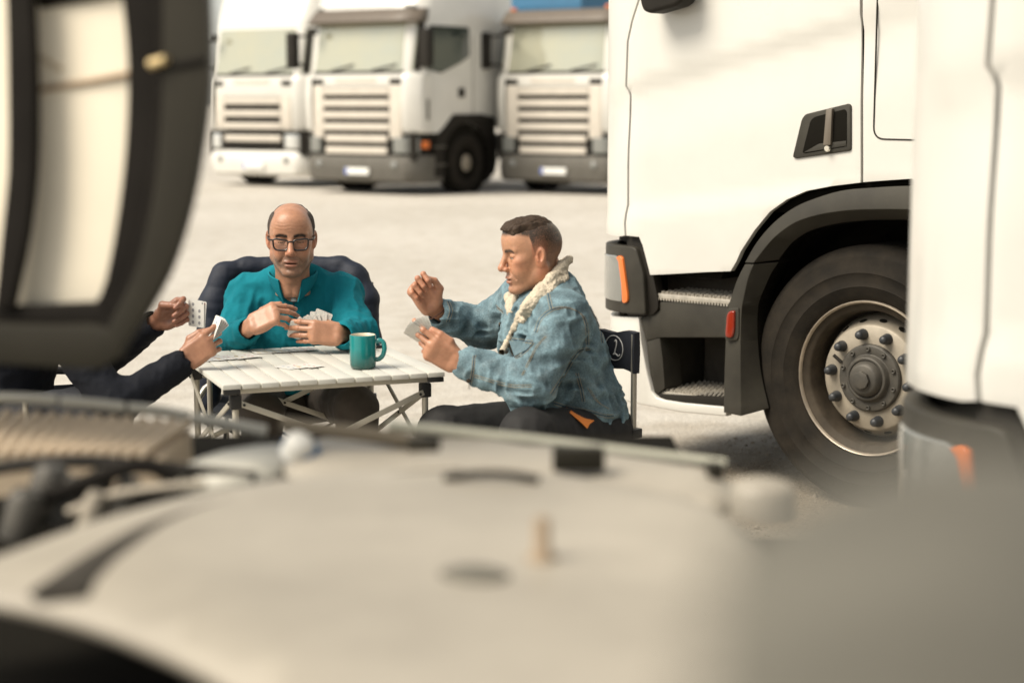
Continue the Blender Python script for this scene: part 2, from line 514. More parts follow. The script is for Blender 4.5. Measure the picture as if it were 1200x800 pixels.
def panel(name, poly, material, parent, w=0.0, thick=.02, disp=None, grid=None, bevel=.003, seg=2):
    """a sheet bent round the cab's skin; poly in (s, z); w: how far inside the skin its outer face lies"""
    bm = bmesh.new()
    vs = [bm.verts.new((s, 0, z)) for s, z in poly]
    bm.faces.new(vs)
    smin_, smax_ = min(p[0] for p in poly), max(p[0] for p in poly)
    zmin_, zmax_ = min(p[1] for p in poly), max(p[1] for p in poly)
    cuts = [XA + RC * R(a) for a in range(0, 91, 5)]
    if grid: cuts += list(np.arange(smin_ + grid, smax_, grid))
    for c in cuts:
        if smin_ < c < smax_:
            bmesh.ops.bisect_plane(bm, geom=bm.verts[:] + bm.edges[:] + bm.faces[:], dist=1e-5, plane_co=(c, 0, 0), plane_no=(1, 0, 0))
    if grid:
        for c in np.arange(zmin_ + grid, zmax_, grid):
            bmesh.ops.bisect_plane(bm, geom=bm.verts[:] + bm.edges[:] + bm.faces[:], dist=1e-5, plane_co=(0, 0, c), plane_no=(0, 0, 1))
    inner = list(bm.verts)
    ret = bmesh.ops.extrude_face_region(bm, geom=bm.faces[:])
    outer = [v for v in ret['geom'] if isinstance(v, bmesh.types.BMVert)]
    for v in inner:
        s, z = v.co.x, v.co.z
        x, y, _, _ = plan(s, w + thick); v.co = (x, y, z)
    for v in outer:
        s, z = v.co.x, v.co.z
        dd = disp(s, z) if disp else 0.0
        x, y, _, _ = plan(s, w - dd); v.co = (x, y, z)
    bmesh.ops.recalc_face_normals(bm, faces=bm.faces)
    if bevel:
        os_ = set(outer)
        es = [e for e in bm.edges if len(e.link_faces) == 2 and e.verts[0] in os_ and e.verts[1] in os_ and e.calc_face_angle(0) > R(50)]
        bmesh.ops.bevel(bm, geom=es, offset=bevel, segments=seg, profile=.5, affect='EDGES', clamp_overlap=True)
    me = bpy.data.meshes.new(name); bm.to_mesh(me); bm.free()
    o = link(name, me, material, parent, smooth=True)
    me.set_sharp_from_angle(angle=R(40))
    return o

lorry = thing('parked_lorry', 'white lorry cab in sharp focus beside the table with dusty front wheel', 'lorry',
              (T_O[0], T_O[1], 0), T_RZ, 'white lorries parked on the right')
# creases of the door skin
cr_a, cr_b = TP(737, 104), TP(1008, 25)
def crease(s):
    t = (s - cr_a[0]) / (cr_b[0] - cr_a[0]); return cr_a[1] + t * (cr_b[1] - cr_a[1])
lo_a, lo_b = TP(740, 240), TP(900, 222)
def sst(a, b, x): t = min(1, max(0, (x - a) / (b - a))); return t * t * (3 - 2 * t)
arch_c = (0.0, .52)
def skin(s, z):
    d = z - crease(s)
    v = -.012 * (1 - sst(-.015, .012, d)) + .010 * (1 - sst(-.32, -.05, d))
    t = (s - lo_a[0]) / (lo_b[0] - lo_a[0]); zl = lo_a[1] + t * (lo_b[1] - lo_a[1])
    v += .008 * (1 - sst(-.05, .0, z - zl))
    return v
seam_f = [(750, -160), (750, -60), (750, 0), (742, 25), (736.8, 49), (734.9, 101), (737.5, 112), (737, 170), (736.8, 240), (734.8, 262), (735.6, 276)]
arch = [(857, 317.6), (864, 306), (869, 294.5), (885, 270), (903, 248), (923, 233.7), (945.7, 223.6), (975, 218), (1008.2, 214)]
door_px = seam_f + [(750, 277.5), (754, 287), (760, 310), (763, 322), (785, 321), (830, 318.6)] + arch + [(1008, 100), (1007.5, 0), (1007, -160)]
panel('door', TPs(door_px), M_white, lorry, disp=skin, grid=.035, thick=.022, bevel=.004, seg=3)
# front corner panel (runs on round the front of the cab)
q = TPs([(x - 2.3, y) for x, y in seam_f]); zt = q[0][1]; zb = TP(716, 275)[1]
corner = q + [(TP(728, 279)[0], TP(728, 277)[1]), (SMAX - .02, zb - .005), (SMAX + .25, zb - .005), (SMAX + .25, zt)]
panel('corner_panel', corner, M_white, lorry, disp=lambda s, z: skin(s, z) * (1 - sst(XA + .25, XA + .4, s)), grid=.05, thick=.022, bevel=.004, seg=3)
rear = TPs([(1010.8, -160), (1010.9, 0), (1011, 100), (1011.3, 213.6), (1040, 211.5), (1068, 209.6)])
zr = rear[-1][1]; xr = rear[-1][0]
rear += [(xr - .25, zr - .03), (-.78, zr - .12), (-.78, rear[0][1])]
panel('rear_side_panel', rear, M_white, lorry, disp=skin, grid=.05, thick=.022, bevel=.004, seg=3)
fl = TPs([(1029, -30), (1029, 150)]); f0, f1 = fl[0][0], fl[1][1]
fp = roundpoly([(f0, f1 + .9), (f0, f1 - .04), (f0 - .55, f1 - .045), (f0 - .55, f1 + .9)], .045, 6)
tb = MB(); tb.tube([(s, YW + skin(s, z) + .0005, z) for s, z in fp + fp[:1]], .0032, 6); tb.build('flap_seam', M_dark, lorry, smooth=True)

# dark carcass behind the skin and the rest of the cab
body = MB()
zd = TP(763, 322)[1]
body.prism([(XA + .10, zd), (XA + .10, zt), (-.75, zt), (-.75, 1.12), (-.62, 1.12), (.50, 1.12), (.64, zd)],
           lambda u, v, w: (u, YW - .045 - w, v), 2.4)
body.prism([(XA + .06, .30), (XA + .06, zd - .002), (.70, zd - .002), (.70, .30)], lambda u, v, w: (u, YW - .42 - w, v), 1.6)
body.build('cab_carcass', M_black, lorry)
top = MB()
def ringz(z, ins):
    pts = []
    for sgn in (1, -1):
        seq = [(-.78, YW - ins)] + [plan(XA + RC * R(a), ins)[:2] for a in range(0, 91, 15)]
        pts += [(x, sgn * y, z) for x, y in (seq if sgn > 0 else reversed(seq))]
    return pts
top.loft([ringz(zt + .01, .0), ringz(zt + .5, .02), ringz(zt + .9, .10), ringz(zt + 1.0, .3)])
top.build('cab_roof', M_white, lorry, smooth=True)
def ringf(z, ins):
    return [p for p in ringz(z, ins) if p[0] > XA - .2 or p[1] < 0]
far = MB(); far.loft([ringf(zb - .01, .06), ringf(zt, .06)], closed=False, cap=False); far.build('cab_shell', M_dark, lorry, smooth=True)
ws = MB()
for k in range(9):
    pass
ws.loft([[(XA + RC + .004 + b_, y, z) for y in (-.8, -.4, 0, .4, .8)] for z, b_ in ((zt - .35, .004), (zt + .3, .004), (zt + .45, -.01))], closed=False)
ws.build('windscreen', M_sideglass, lorry)

# door handle
hp = TPs([(929.5, 184), (940, 140), (944, 134), (995, 121.5), (998, 124), (998, 175), (996, 177), (933, 186)])
panel('handle_frame', roundpoly(hp, .012), M_plastic, lorry, w=-.008, thick=.02, bevel=.004, disp=skin)
hc = TPs([(941.5, 178.5), (951, 141), (956, 137), (991, 128), (993.5, 131), (993.5, 169), (991, 172), (944, 180)])
panel('handle_recess', roundpoly(hc, .012), M_black, lorry, w=-.0095, thick=.01, bevel=.001, disp=skin)
sl_ = TPs([(943, 179), (961, 168.5), (993, 165), (993, 171)])
panel('recess_floor', sl_, M_plastic, lorry, w=-.0112, thick=.003, bevel=.001, disp=skin)
hb = TPs([(968, 170.5), (971.3, 128.5), (978.5, 127), (976.5, 170)])
panel('handle', roundpoly(hb, .004), mat('handle_grip', (.15, .125, .095), .5, var=.2), lorry, w=-.024, thick=.016, bevel=.004, disp=skin)
lk = TP(972, 174)
lkm = MB(); lkm.lathe([(0, .006), (.010, .006), (.0125, .003), (.0125, -.012)], 16, Matrix.Translation((lk[0], YW + skin(*lk) + .017, lk[1])), axis='Y')
lkm.build('lock', M_silver, lorry, smooth=True)

# door mirror above (only its lower edge is in the picture)
mm = []
for (px, py) in [(752, 0), (756, 13), (764, 16.5), (795, 7.5), (803, 1), (804, -25), (800, -40), (757, -40)]:
    s, z = TP(px, py, -.11); mm.append((s, z))
mb = MB(); mb.prism(roundpoly(mm, .02, 4), lambda u, v, w: (u, YW + .13 - w, v), .10)
mb.build('door_mirror', M_dark, lorry, bevel=.02, seg=3)
mb = MB(); mb.tube([(mm[-1][0] - .1, YW - .01, mm[-1][1] + .1), (mm[-1][0] - .05, YW + .06, mm[-1][1] + .02)], .03); mb.build('mirror_arm', M_dark, lorry, smooth=True)

# wheel-arch trim: two mouldings, each with a ridge
tr_o = [(873.5, 307.5), (888, 283), (907.5, 260.7), (930, 243.9), (952.5, 233.7), (986, 223.6), (1020, 220.2), (1065, 218), (1110, 220), (1150, 232)]
tr_m = [(886.5, 307.5), (900, 290), (914, 275), (936.7, 259.6), (966, 250.6), (997.5, 246.2), (1025, 245), (1065, 245), (1110, 247), (1150, 258)]
tr_i = [(904.5, 305.5), (913, 294), (923, 283), (943.5, 270.8), (975, 263), (1008.7, 259.6), (1030, 259), (1065, 259), (1110, 262), (1150, 272)]
def moulding(name, O, Mi, I, parent, material):
    so, sm, si = spl(TPs(O)), spl(TPs(Mi)), spl(TPs(I, .0))
    b = MB(); rings = []
    for a, m_, i_ in zip(so, sm, si):
        rings.append([(a[0], YW - .06, a[1]), (a[0], YW + .004, a[1]), (m_[0], YW + .022, m_[1]), (m_[0] * .97 + i_[0] * .03, YW + .020, m_[1] * .97 + i_[1] * .03), (i_[0], YW - .055, i_[1]), (i_[0], YW - .16, i_[1])])
    b.loft(rings, closed=True)
    return b.build(name, material, parent, bevel=.003, seg=2, angle=25)
moulding('arch_trim', tr_o, tr_m, tr_i, lorry, M_plastic)
lt_o = [(873.6, 309.5), (868, 320), (862.5, 332.7), (856.5, 351), (853.5, 362), (851, 400), (849.5, 440), (848.8, 483)]
lt_m = [(886.6, 309.5), (882, 320), (878.5, 332), (874.5, 351), (872.6, 362), (871.2, 400), (871.4, 440), (871.8, 486.5)]
lt_i = [(904.5, 308), (896, 321), (889.5, 335), (883, 351), (880, 365), (880, 400), (884, 440), (893, 480)]
moulding('arch_trim', lt_o, lt_m, lt_i, lorry, M_plastic)
# inner arch behind: curved dark liner
ai = spl(TPs(tr_i + [], 0)); al = [p for p in reversed(spl(TPs(lt_i)))]
liner = MB(); path = [(p[0], p[1]) for p in al + ai]
liner.loft([[(u, YW - .05, v) for u, v in path], [(u, YW - .8, v) for u, v in path]], closed=False)
liner.build('wheel_arch_liner', M_black, lorry, smooth=True)

# side marker lamp in the lower moulding
sk = TPs([(853.8, 367), (857, 361), (870, 359.5), (870, 392), (868, 398), (855, 398.5), (852.6, 392)])
panel('marker_seat', roundpoly(sk, .01), M_plastic, lorry, w=-.026, thick=.03, bevel=.004)
sm_ = TPs([(855, 394), (857, 368), (860, 363.5), (866.5, 362.8), (866, 385), (863.5, 395.5)])
panel('side_marker', roundpoly(sm_, .016, 5), M_red, lorry, w=-.036, thick=.014, bevel=.006, seg=3)

# steps and lower side
ypanel = MB()
lower = TPs([(752, 372), (757, 367), (775, 356), (800, 351), (856, 350), (856, 398), (852, 474), (800, 469), (775, 465.5), (766, 458), (760, 430), (756, 402)], .03)
hole = TPs([(772, 398), (777, 394.5), (856, 394.5), (856, 462), (772, 459), (768, 455)], .03)
# the frame round the lower recess: top board, front post, sill
M_st = M_plastic
def slab(name, px, w, thick, material, r=.008, bevel=.005):
    return panel(name, roundpoly(TPs(px, w), r), material, lorry, w=w, thick=thick, bevel=bevel)
slab('step_board', [(750, 373), (773, 364), (773, 353.5), (858, 353.5), (858, 395.5), (772, 395.5), (757, 400)], .03, .14, M_st)
slab('step_post', [(757, 397), (773, 394.5), (776.5, 420), (779, 455), (768, 464), (762, 440)], .034, .12, M_st)
slab('step_sill', [(765, 457), (769, 461.5), (858, 466), (858, 476), (800, 471.5), (776, 467.5)], .032, .12, M_dark)
slab('step_back', [(700, 372), (858, 372), (858, 480), (700, 472)], .36, .03, mat('step_recess_back', (.06, .052, .042), .75, var_col=(.10, .088, .07), vscale=7), r=.001)
slab('step_back_upper', [(745, 312), (866, 304), (866, 356), (745, 364)], .24, .03, mat('sill_brown', (.07, .056, .042), .75, var_col=(.11, .09, .068), vscale=7), r=.001)
slab('sill_bracket', [(770, 318), (776, 318), (778, 341), (772, 341)], .14, .03, M_dark, r=.001)
_sx = TP(772, 425, .03)[0] + .012
sw = MB(); sw.box((_sx, YW - .24, (TP(772, 395, .03)[1] + TP(772, 462, .03)[1]) / 2), (.024, .36, TP(772, 385, .03)[1] - TP(772, 470, .03)[1])); sw.build('step_side', M_plastic, lorry, bevel=.004)
def tread(name, pz, s0, s1, wf, depth, parent):
    b = MB(); x0, x1 = s0, s1
    b.box(((x0 + x1) / 2, YW - wf - depth / 2, pz - .012), (abs(x1 - x0), depth, .024))
    o = b.build(name, M_tread, parent, bevel=.004)
    st = MB()
    nx = int(abs(x1 - x0) / .022); ny = int(depth / .022)
    for i in range(nx):
        for j in range(ny):
            x = x1 + (i + .5 + .5 * (j % 2)) * .021; y = YW - wf - (j + .5) * .022
            if x > x0 - .01: continue
            st.box((x, y, pz + .004), (.011, .006, .010), rot=Matrix.Rotation(.6 if (i + j) % 2 else -.6, 3, 'Z'))
    for i in range(int(abs(x1 - x0) / .014)):
        st.box((x1 + (i + .5) * .014, YW - wf + .002, pz - .022), (.006, .006, .010))
    t = st.build('tread_teeth', M_tread, o); tag(t, kind='stuff')
    return o
ut = TP(772, 342, .03); ut2 = TP(858, 347, .03)
tread('step_tread', ut[1] - .006, ut[0] + .03, ut2[0], .03, .22, lorry)
ltp = TP(768, 456, .04); lt2 = TP(852, 460, .04)
tread('step_tread', ltp[1] - .004, ltp[0] + .03, lt2[0] - .04, .045, .32, lorry)

# headlamp unit
hd = [(736, 275.5), (748, 276.5), (753.5, 288), (760, 310), (766, 326), (771, 352), (771, 362), (766, 368), (752, 371), (736, 371), (728, 330)]
panel('lamp_surround', roundpoly(TPs(hd, .02), .01), M_dark, lorry, w=.02, thick=.05, bevel=.004)
zh0, zh1 = TP(717, 293)[1], TP(717, 371)[1]
hs_ = TPs([(757, 369), (754.5, 322), (745.5, 291), (740, 288.5), (727, 287.5)]) + [(SMAX - .10, zh0 + .02), (SMAX + .35, zh0 + .01), (SMAX + .35, zh1)]
panel('headlamp_housing', roundpoly(hs_, .012), M_plastic, lorry, w=-.004, thick=.05, bevel=.008, seg=3)
zl0, zl1 = TP(722, 298)[1], TP(722, 355)[1]
lens = TPs([(730.5, 354), (731.5, 330), (727.5, 304), (723, 299)]) + [(SMAX - .17, zl0 - .015), (SMAX - .03, zl0 - .075), (SMAX + .22, zl0 - .10), (SMAX + .22, zl1)]
panel('headlamp', roundpoly(lens, .012), M_clear, lorry, w=-.010, thick=.02, bevel=.006, seg=3)
am = TPs([(732, 354.5), (730.8, 332), (727.5, 306), (724.8, 301.5), (728.5, 299), (732, 301.5), (734.6, 320), (738, 346), (738, 352.5), (735, 355)])
panel('indicator_lamp', roundpoly(am, .008), M_amber, lorry, w=-.014, thick=.02, bevel=.005, seg=3)
# little bar above the lamp
nb_ = TPs([(749, 285), (726, 281)]) 
# bumper: white, runs round the front and back under the steps
zb2 = TP(730, 470, .0)[1]
bp_ = TPs([(748.5, 371.5), (751.5, 400), (757, 430), (763, 457), (769, 465), (778, 468.5), (800, 472), (851, 477), (851, 487.5), (800, 483), (775, 478.5), (745, 472)], .02)
bp_ += [(SMAX - .2, bp_[-1][1] + .0), (SMAX + .4, bp_[-1][1]), (SMAX + .4, zh1 - .005), (TP(718, 372, .02)[0], zh1 - .004)]
panel('bumper', bp_, M_white, lorry, w=.018, thick=.04, bevel=.008, seg=3)
fr = MB(); fr.prism([(XA + .36, .4), (XA + .36, zb), (XA + .2, zb), (XA + .2, .4)], lambda u, v, w: (u, YW - .3 - w, v), 1.9); fr.build('front_grille', M_plastic, lorry)
ch = MB(); ch.box((-1.8, 0, .75), (5.2, .9, .28)); ch.build('chassis', M_dark, lorry, bevel=.02)

# wheel
def make_wheel(parent, y, hub_z=.505, flip=1):
    Mw = Matrix.Translation((0, y, hub_z)) @ (Matrix.Identity(4) if flip > 0 else Matrix.Rotation(math.pi, 4, 'Z'))
    o = MB()
    # disc with its cone and barrel
    o.lathe([(.130, .012), (.196, .012), (.203, .006), (.206, -.004), (.228, -.045), (.240, -.075), (.243, -.10)], 56, None, 'Y')
    w = o.build('wheel', M_steel, parent, smooth=True); w.matrix_local = Mw
    b = MB(); b.lathe([(.244, -.25), (.247, -.105), (.252, -.02), (.258, .015), (.264, .026), (.280, .030), (.288, .040)], 64, None, 'Y'); b.build('rim_barrel', M_rimdark, w, smooth=True)
    b = MB(); b.lathe([(.286, .038), (.289, .047), (.293, .050), (.297, .046), (.298, .036), (.296, .02)], 64, None, 'Y'); b.build('rim_lip', M_rimedge, w, smooth=True)
    prof = [(.290, .02), (.298, .040), (.318, .056), (.345, .066), (.352, .070), (.356, .067), (.385, .073), (.400, .0745), (.404, .0772), (.408, .0745), (.437, .071), (.462, .062), (.466, .062), (.480, .050), (.494, .034), (.502, .018)]
    tr = []
    yy = .018
    for k in range(5):
        a = .012 - k * .058
        tr += [(.505, a), (.506, a - .044), (.494, a - .046), (.494, a - .056)]
    b = MB(); b.lathe(prof + tr + [(.50, -.285), (.46, -.32), (.38, -.33), (.29, -.30)], 96, None, 'Y'); b.build('tyre', M_rubber, w, smooth=True)
    b = MB()
    b.lathe([(.130, .0), (.1305, .022), (.124, .030), (.098, .032), (.092, .030), (.088, .036), (.084, .050), (.080, .054), (.072, .054), (.070, .048), (.066, .058), (.058, .074), (.050, .078), (.0, .079)], 48, None, 'Y')
    for k in range(6):
        pass
    hexp = [(.034 * math.cos(2 * math.pi * k / 8), .034 * math.sin(2 * math.pi * k / 8)) for k in range(8)]
    b.prism(hexp, lambda u, v, ww: (u, .078 + ww, v), .016)
    hub = b.build('hub', M_hub, w, bevel=.002, angle=40)
    bb = MB(); bb.lathe([(.0, .034), (.005, .034), (.0055, .040), (.0085, .040), (.009, .030)], 10, None, 'Y')
    bme = bb.mesh('hub_bolt')
    for k in range(10):
        t = 2 * math.pi * (k + .45) / 10
        bo = link('hub_bolt', bme, M_hub, w, smooth=True); bo.location = (.112 * math.cos(t), 0, .112 * math.sin(t))
    c = MB(); c.lathe([(.0, .058), (.009, .057), (.0145, .052), (.017, .044), (.0178, .030), (.021, .022), (.022, .012)], 16, None, 'Y')
    cme = None
    for k in range(10):
        t = 2 * math.pi * (k + .14) / 10
        if cme is None:
            co = c.build('nut_cap', M_cap, w, smooth=True); cme = co.data
        else:
            co = bpy.data.objects.new('nut_cap', cme); COL.objects.link(co); co.parent = w
        co.location = (.1675 * math.cos(t), 0, .1675 * math.sin(t))
    vh = MB(); n_ = 12
    for k in range(8): vh.v.append((.017 * math.cos(2 * math.pi * k / 8), 0, .011 * math.sin(2 * math.pi * k / 8)))
    for k in range(8): vh.v.append((.017 * math.cos(2 * math.pi * k / 8), .012, .011 * math.sin(2 * math.pi * k / 8)))
    vh.f = [tuple(range(8, 16))] + [(k, (k + 1) % 8, 8 + (k + 1) % 8, 8 + k) for k in range(8)]
    vme = vh.mesh('vent_hole'); vme.materials.append(M_black)
    slope = math.atan2(.228 - .206, .045 - .004)
    for k in range(16):
        t = 2 * math.pi * (k + .3) / 16
        vo = bpy.data.objects.new('vent_hole', vme); COL.objects.link(vo); vo.parent = w
        rr = .2175; yy = -.0245
        vo.matrix_local = Matrix.Rotation(-t, 4, 'Y') @ Matrix.Translation((rr, yy, 0)) @ Matrix.Rotation(-(math.pi / 2 - slope) + 0, 4, 'Z') @ Matrix.Translation((0, -.0105, 0)) @ Matrix.Rotation(math.pi / 2, 4, 'Y')
    # valve stub at the hub edge
    v = MB(); v.tube([(-.20 * .0 + .118, .03, .05), (.15, .035, .075)], .007, 8); v.build('valve', M_dark, w, smooth=True)
    return w
make_wheel(lorry, 1.11)
# opposite wheel and its tyre on the far side
fw = MB(); fw.lathe([(.29, 0), (.40, -.02), (.48, 0), (.505, .05), (.505, .25), (.48, .31), (.29, .31)], 40, Matrix.Translation((0, -1.2, .505)), 'Y'); fw.build('wheel', M_rubber, lorry, smooth=True)

# the nearer lorry of the same kind
near = copy_tree(lorry)
near['label'] = 'blurred white lorry corner with orange lamp at the right edge, nearest the camera'
near.rotation_euler = (0, 0, T_RZ + R(1.5))
# put its grazing corner on the sight line x=1065 at the measured distance
_cn = P(1061, 440, 3.42)
def place_corner(o, target, rz):
    A_ = np.array([math.cos(rz), math.sin(rz)]); L_ = np.array([-A_[1], A_[0]])
    rr = ray(1061, 440)[:2]; u = rr / np.linalg.norm(rr)
    n = np.array([-u[1], u[0]])                       # left of the sight line
    c = target[:2] - n * RC                           # centre of the corner's arc, right of the line
    org = c - XA * A_ - (YW - RC) * L_
    o.location = (org[0], org[1], 0)
place_corner(near, _cn, near.rotation_euler.z)
# ------------------------------------------------------------------ lorries parked across the back
def fx(y, z):
    """front face of a background cab"""
    xf = -.02 * max(0, z - 1.9) - .16 * max(0, z - 2.05) - .35 * max(0, z - 3.0)
    return xf - .07 * (y / 1.24) ** 2 - .20 * max(0, (abs(y) - .98) / .26) ** 2
def front_strip(b, y0, y1, z0, z1, out, thick, n=10):
    rings = []
    for i in range(n + 1):
        y = y0 + (y1 - y0) * i / n
        rings.append([(fx(y, z0) + out - thick, y, z0), (fx(y, z0) + out, y, z0 + .0), (fx(y, z1) + out, y, z1), (fx(y, z1) + out - thick, y, z1)])
    b.loft(rings)
    return b
def bg_lorry(kind, label, loc, rz):
    o = thing('background_lorry', label, 'lorry', loc, rz, 'white lorries parked in the background row')
    roof = {0: 3.85, 1: 3.75, 2: 3.05}[kind]
    zs = [1.03, 1.2, 1.5, 2.0, 2.5, 2.95, roof - .25, roof]
    ys = np.concatenate([np.linspace(-1.24, -.98, 6), np.linspace(-.8, .8, 9), np.linspace(.98, 1.24, 6)])
    b = MB()
    rings = []
    for z in zs:
        k = 1 if z < roof - .01 else .85
        fr = [(fx(y, min(z, 3.4)) - (.25 if z > roof - .01 else 0), y * k, z) for y in ys]
        rings.append(fr + [(-2.25, 1.24 * k, z), (-2.25, -1.24 * k, z)])
    # wheel arch: the lower side starts higher at the back
    b.loft(rings)
    b.build('cab', M_white, o, smooth=True)
    b = MB(); front_strip(b, -1.13, 1.13, 2.06, 2.86, .012, .03); b.build('windscreen', M_glass, o, smooth=True)
    b = MB(); front_strip(b, -1.20, 1.20, 2.015, 2.055, .014, .03); b.build('wiper_cowl', M_dark, o)
    for yy in (-.55, .35):
        b = MB(); b.tube([(fx(yy, 2.06) + .03, yy, 2.06), (fx(yy + .5, 2.14) + .03, yy + .5, 2.16)], .014, 6); b.build('wiper', M_dark, o)
    b = MB()
    front_strip(b, -1.2, -1.12, 2.06, 2.86, .010, .03); b.build('screen_pillar', M_dark if kind != 2 else M_white, o)
    b = MB()
    front_strip(b, 1.12, 1.2, 2.06, 2.86, .010, .03); b.build('screen_pillar', M_dark, o)
    if kind:
        b = MB(); n = 12; rg = []
        for i in range(n + 1):
            y = -1.22 + 2.44 * i / n
            x = fx(y, 2.9)
            rg.append([(x - .02, y, 2.86), (x + .20, y, 2.84), (x + .22, y, 2.88), (x + .03, y, 3.08), (x - .04, y, 3.08)])
        b.loft(rg); b.build('sun_visor', M_visor, o, bevel=.01)
        for yy in (-.95, .95, 1.05):
            b = MB(); b.lathe([(0, .03), (.05, .02), (.055, 0), (.05, -.03)], 12, Matrix.Translation((fx(yy, 3.1) + .06, yy, 3.11)), 'Z'); b.build('roof_lamp', M_amber if kind == 2 else M_clear, o, smooth=True)
    # bonnet panel and grille
    gw = .72 if kind else .70
    n = 6 if kind else 4
    g0, g1 = (.60, 1.78) if kind else (.72, 1.62)
    b = MB(); front_strip(b, -1.0, 1.0, g0 - .02, g0 + .40, -.02, .04); b.build('lamp_panel', M_dark, o)
    b = MB(); b.box((-1.1, 0, .80), (2.1, 2.36, .44)); b.build('lower_cab', M_dark, o)
    b = MB(); front_strip(b, -gw, gw, g0, g1, .010, .04); b.build('grille_back', M_dark, o)
    b = MB(); front_strip(b, -1.02, 1.02, g1 + .02, 2.0, .030, .06); b.build('nose_panel', M_white, o, bevel=.02)
    b = MB(); front_strip(b, -.45, .45, 1.86, 1.95, .036, .06); b.build('nose_strip', M_dullwhite, o, bevel=.01)
    hgt = (g1 - g0) / n
    for i in range(n):
        z0 = g0 + i * hgt
        b = MB(); ww = gw * (1 if i > 1 or not kind else .93)
        front_strip(b, -ww, ww, z0 + (.080 if kind else .11), z0 + hgt - .002, .055, .05); b.build('slat', M_dullwhite, o, bevel=.015)
    for s in (-1, 1):
        b = MB(); front_strip(b, s * (gw + .004), s * (gw + .24), g0 - .02 + .36, g1 + .03, .05, .06, 5); b.build('grille_side', M_dullwhite, o, bevel=.02)
        b = MB(); front_strip(b, s * .72, s * 1.0, 1.83, 1.93, .034, .03, 3); b.build('nose_vent', M_dark, o, bevel=.01)
        # wind deflector at the corner
        rg = []
        for z, t in ((1.04, .0), (1.12, .05), (1.6, .07), (1.92, .05), (2.02, .0)):
            rg.append([(fx(s * .98, z) + .02 + t, s * .98, z), (fx(s * 1.1, z) + .05 + t, s * 1.1, z), (-.22 + t, s * 1.275, z), (-.42, s * 1.285, z), (-.42, s * 1.2, z), (-.1, s * 1.05, z)])
        b = MB(); b.loft(rg); b.build('corner_deflector', M_white, o, bevel=.02)
        b = MB(); b.box((-.30, s * 1.29, 1.42), (.05, .02, .34)); b.build('deflector_slot', M_grey, o, bevel=.008)
        # headlamp
        rg = []
        for z in (.70, .75, .92, .96):
            rg.append([(fx(s * .80, z) + .06, s * .80, z), (fx(s * 1.02, z) + .07, s * 1.02, z), (-.16, s * 1.20, z), (-.20, s * 1.20, z), (-.25, s * 1.0, z), (-.12, s * .80, z)])
        b = MB(); b.loft(rg); b.build('headlamp', M_clear if kind else M_lampin, o, bevel=.02)
        b = MB(); b.box((-.30, s * 1.235, .84), (.14, .06, .12)); b.build('indicator_lamp', M_amber if s > 0 else M_red, o, bevel=.01)
        b = MB(); b.lathe([(0, .02), (.05, .015), (.065, 0), (.065, -.05)], 14, Matrix.Translation((fx(.85, .5) + .07, s * .82, .50)) @ Matrix.Rotation(math.pi / 2, 4, 'Y'), 'Z')
        b.build('fog_lamp', M_clear, o, smooth=True)
    # bumper
    mb_ = M_white if kind == 0 else M_grey
    rg = []
    for z, t in ((.20, -.06), (.25, .03), (.42, .06), (.60, .05), (.66, .0)):
        rg.append([(-.75, 1.25, z), (-.40, 1.26 + t * .1, z)] + [(fx(y, z) + t, y * 1.01, z) for y in reversed(ys)] + [(-.40, -1.26, z), (-.75, -1.25, z)])
    b = MB(); b.loft(rg); b.build('bumper', mb_, o, smooth=True)
    py = .05
    b = MB(); b.box((fx(0, .4) + .075, py, .39), (.02, .52, .115)); pl = b.build('number_plate', M_plate, o, bevel=.004)
    b = MB(); b.box((fx(0, .4) + .087, py - .225, .39), (.004, .05, .105)); b.build('plate_band', M_blueband, pl)
    # left-hand and right-hand side
    for s in (-1, 1):
        yo = s * 1.242
        fr = (lambda u, v, w, yo=yo, s=s: (u, yo + s * (.012 - w), v))
        win = [(-.22, 2.10), (-.40, 2.80), (-1.50, 2.80), (-1.52, 2.32), (-1.20, 2.18), (-.70, 2.02)]
        b = MB(); b.prism(roundpoly(win, .06), fr, .05); b.build('side_window', M_sideglass, o)
        b = MB(); b.box((-1.28, yo + s * .01, 1.70), (.16, .04, .16)); b.build('door_handle', M_dark, o, bevel=.02)
        b = MB()
        for sx in (-.42, -1.62):
            b.box((sx, yo + s * .0, 1.85), (.012, .012, 1.6))
        b.build('door_seam', M_grey, o)
        # wheel arch and steps
        ac = []
        for a in range(0, 181, 15):
            ac.append((-1.42 + .66 * math.cos(R(a)), .56 + .64 * math.sin(R(a))))
        poly = ac + [(-2.25, .56), (-2.25, 1.28), (-1.95, 1.34), (-1.0, 1.34), (-.74, 1.18), (-.60, .66), (-.60, .56)]
        poly = [(-.78, .30), (-.76, .60)] + ac[::1] + [(-2.08, .3), (-2.26, .3), (-2.26, 1.27), (-1.85, 1.34), (-1.05, 1.34), (-.78, 1.12), (-.56, .98), (-.50, .30)]
        b = MB(); b.prism(poly, (lambda u, v, w, s=s: (u, s * (1.262 - w), v)), .10); b.build('wheel_arch', M_dark, o)
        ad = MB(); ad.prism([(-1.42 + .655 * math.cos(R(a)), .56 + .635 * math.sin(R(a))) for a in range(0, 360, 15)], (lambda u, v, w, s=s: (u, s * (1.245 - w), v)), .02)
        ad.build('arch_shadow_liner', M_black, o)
        b = MB(); b.box((-.66, s * 1.24, .50), (.30, .08, .035)); b.box((-.66, s * 1.24, .80), (.30, .08, .03)); b.build('step', M_grey, o, bevel=.008)
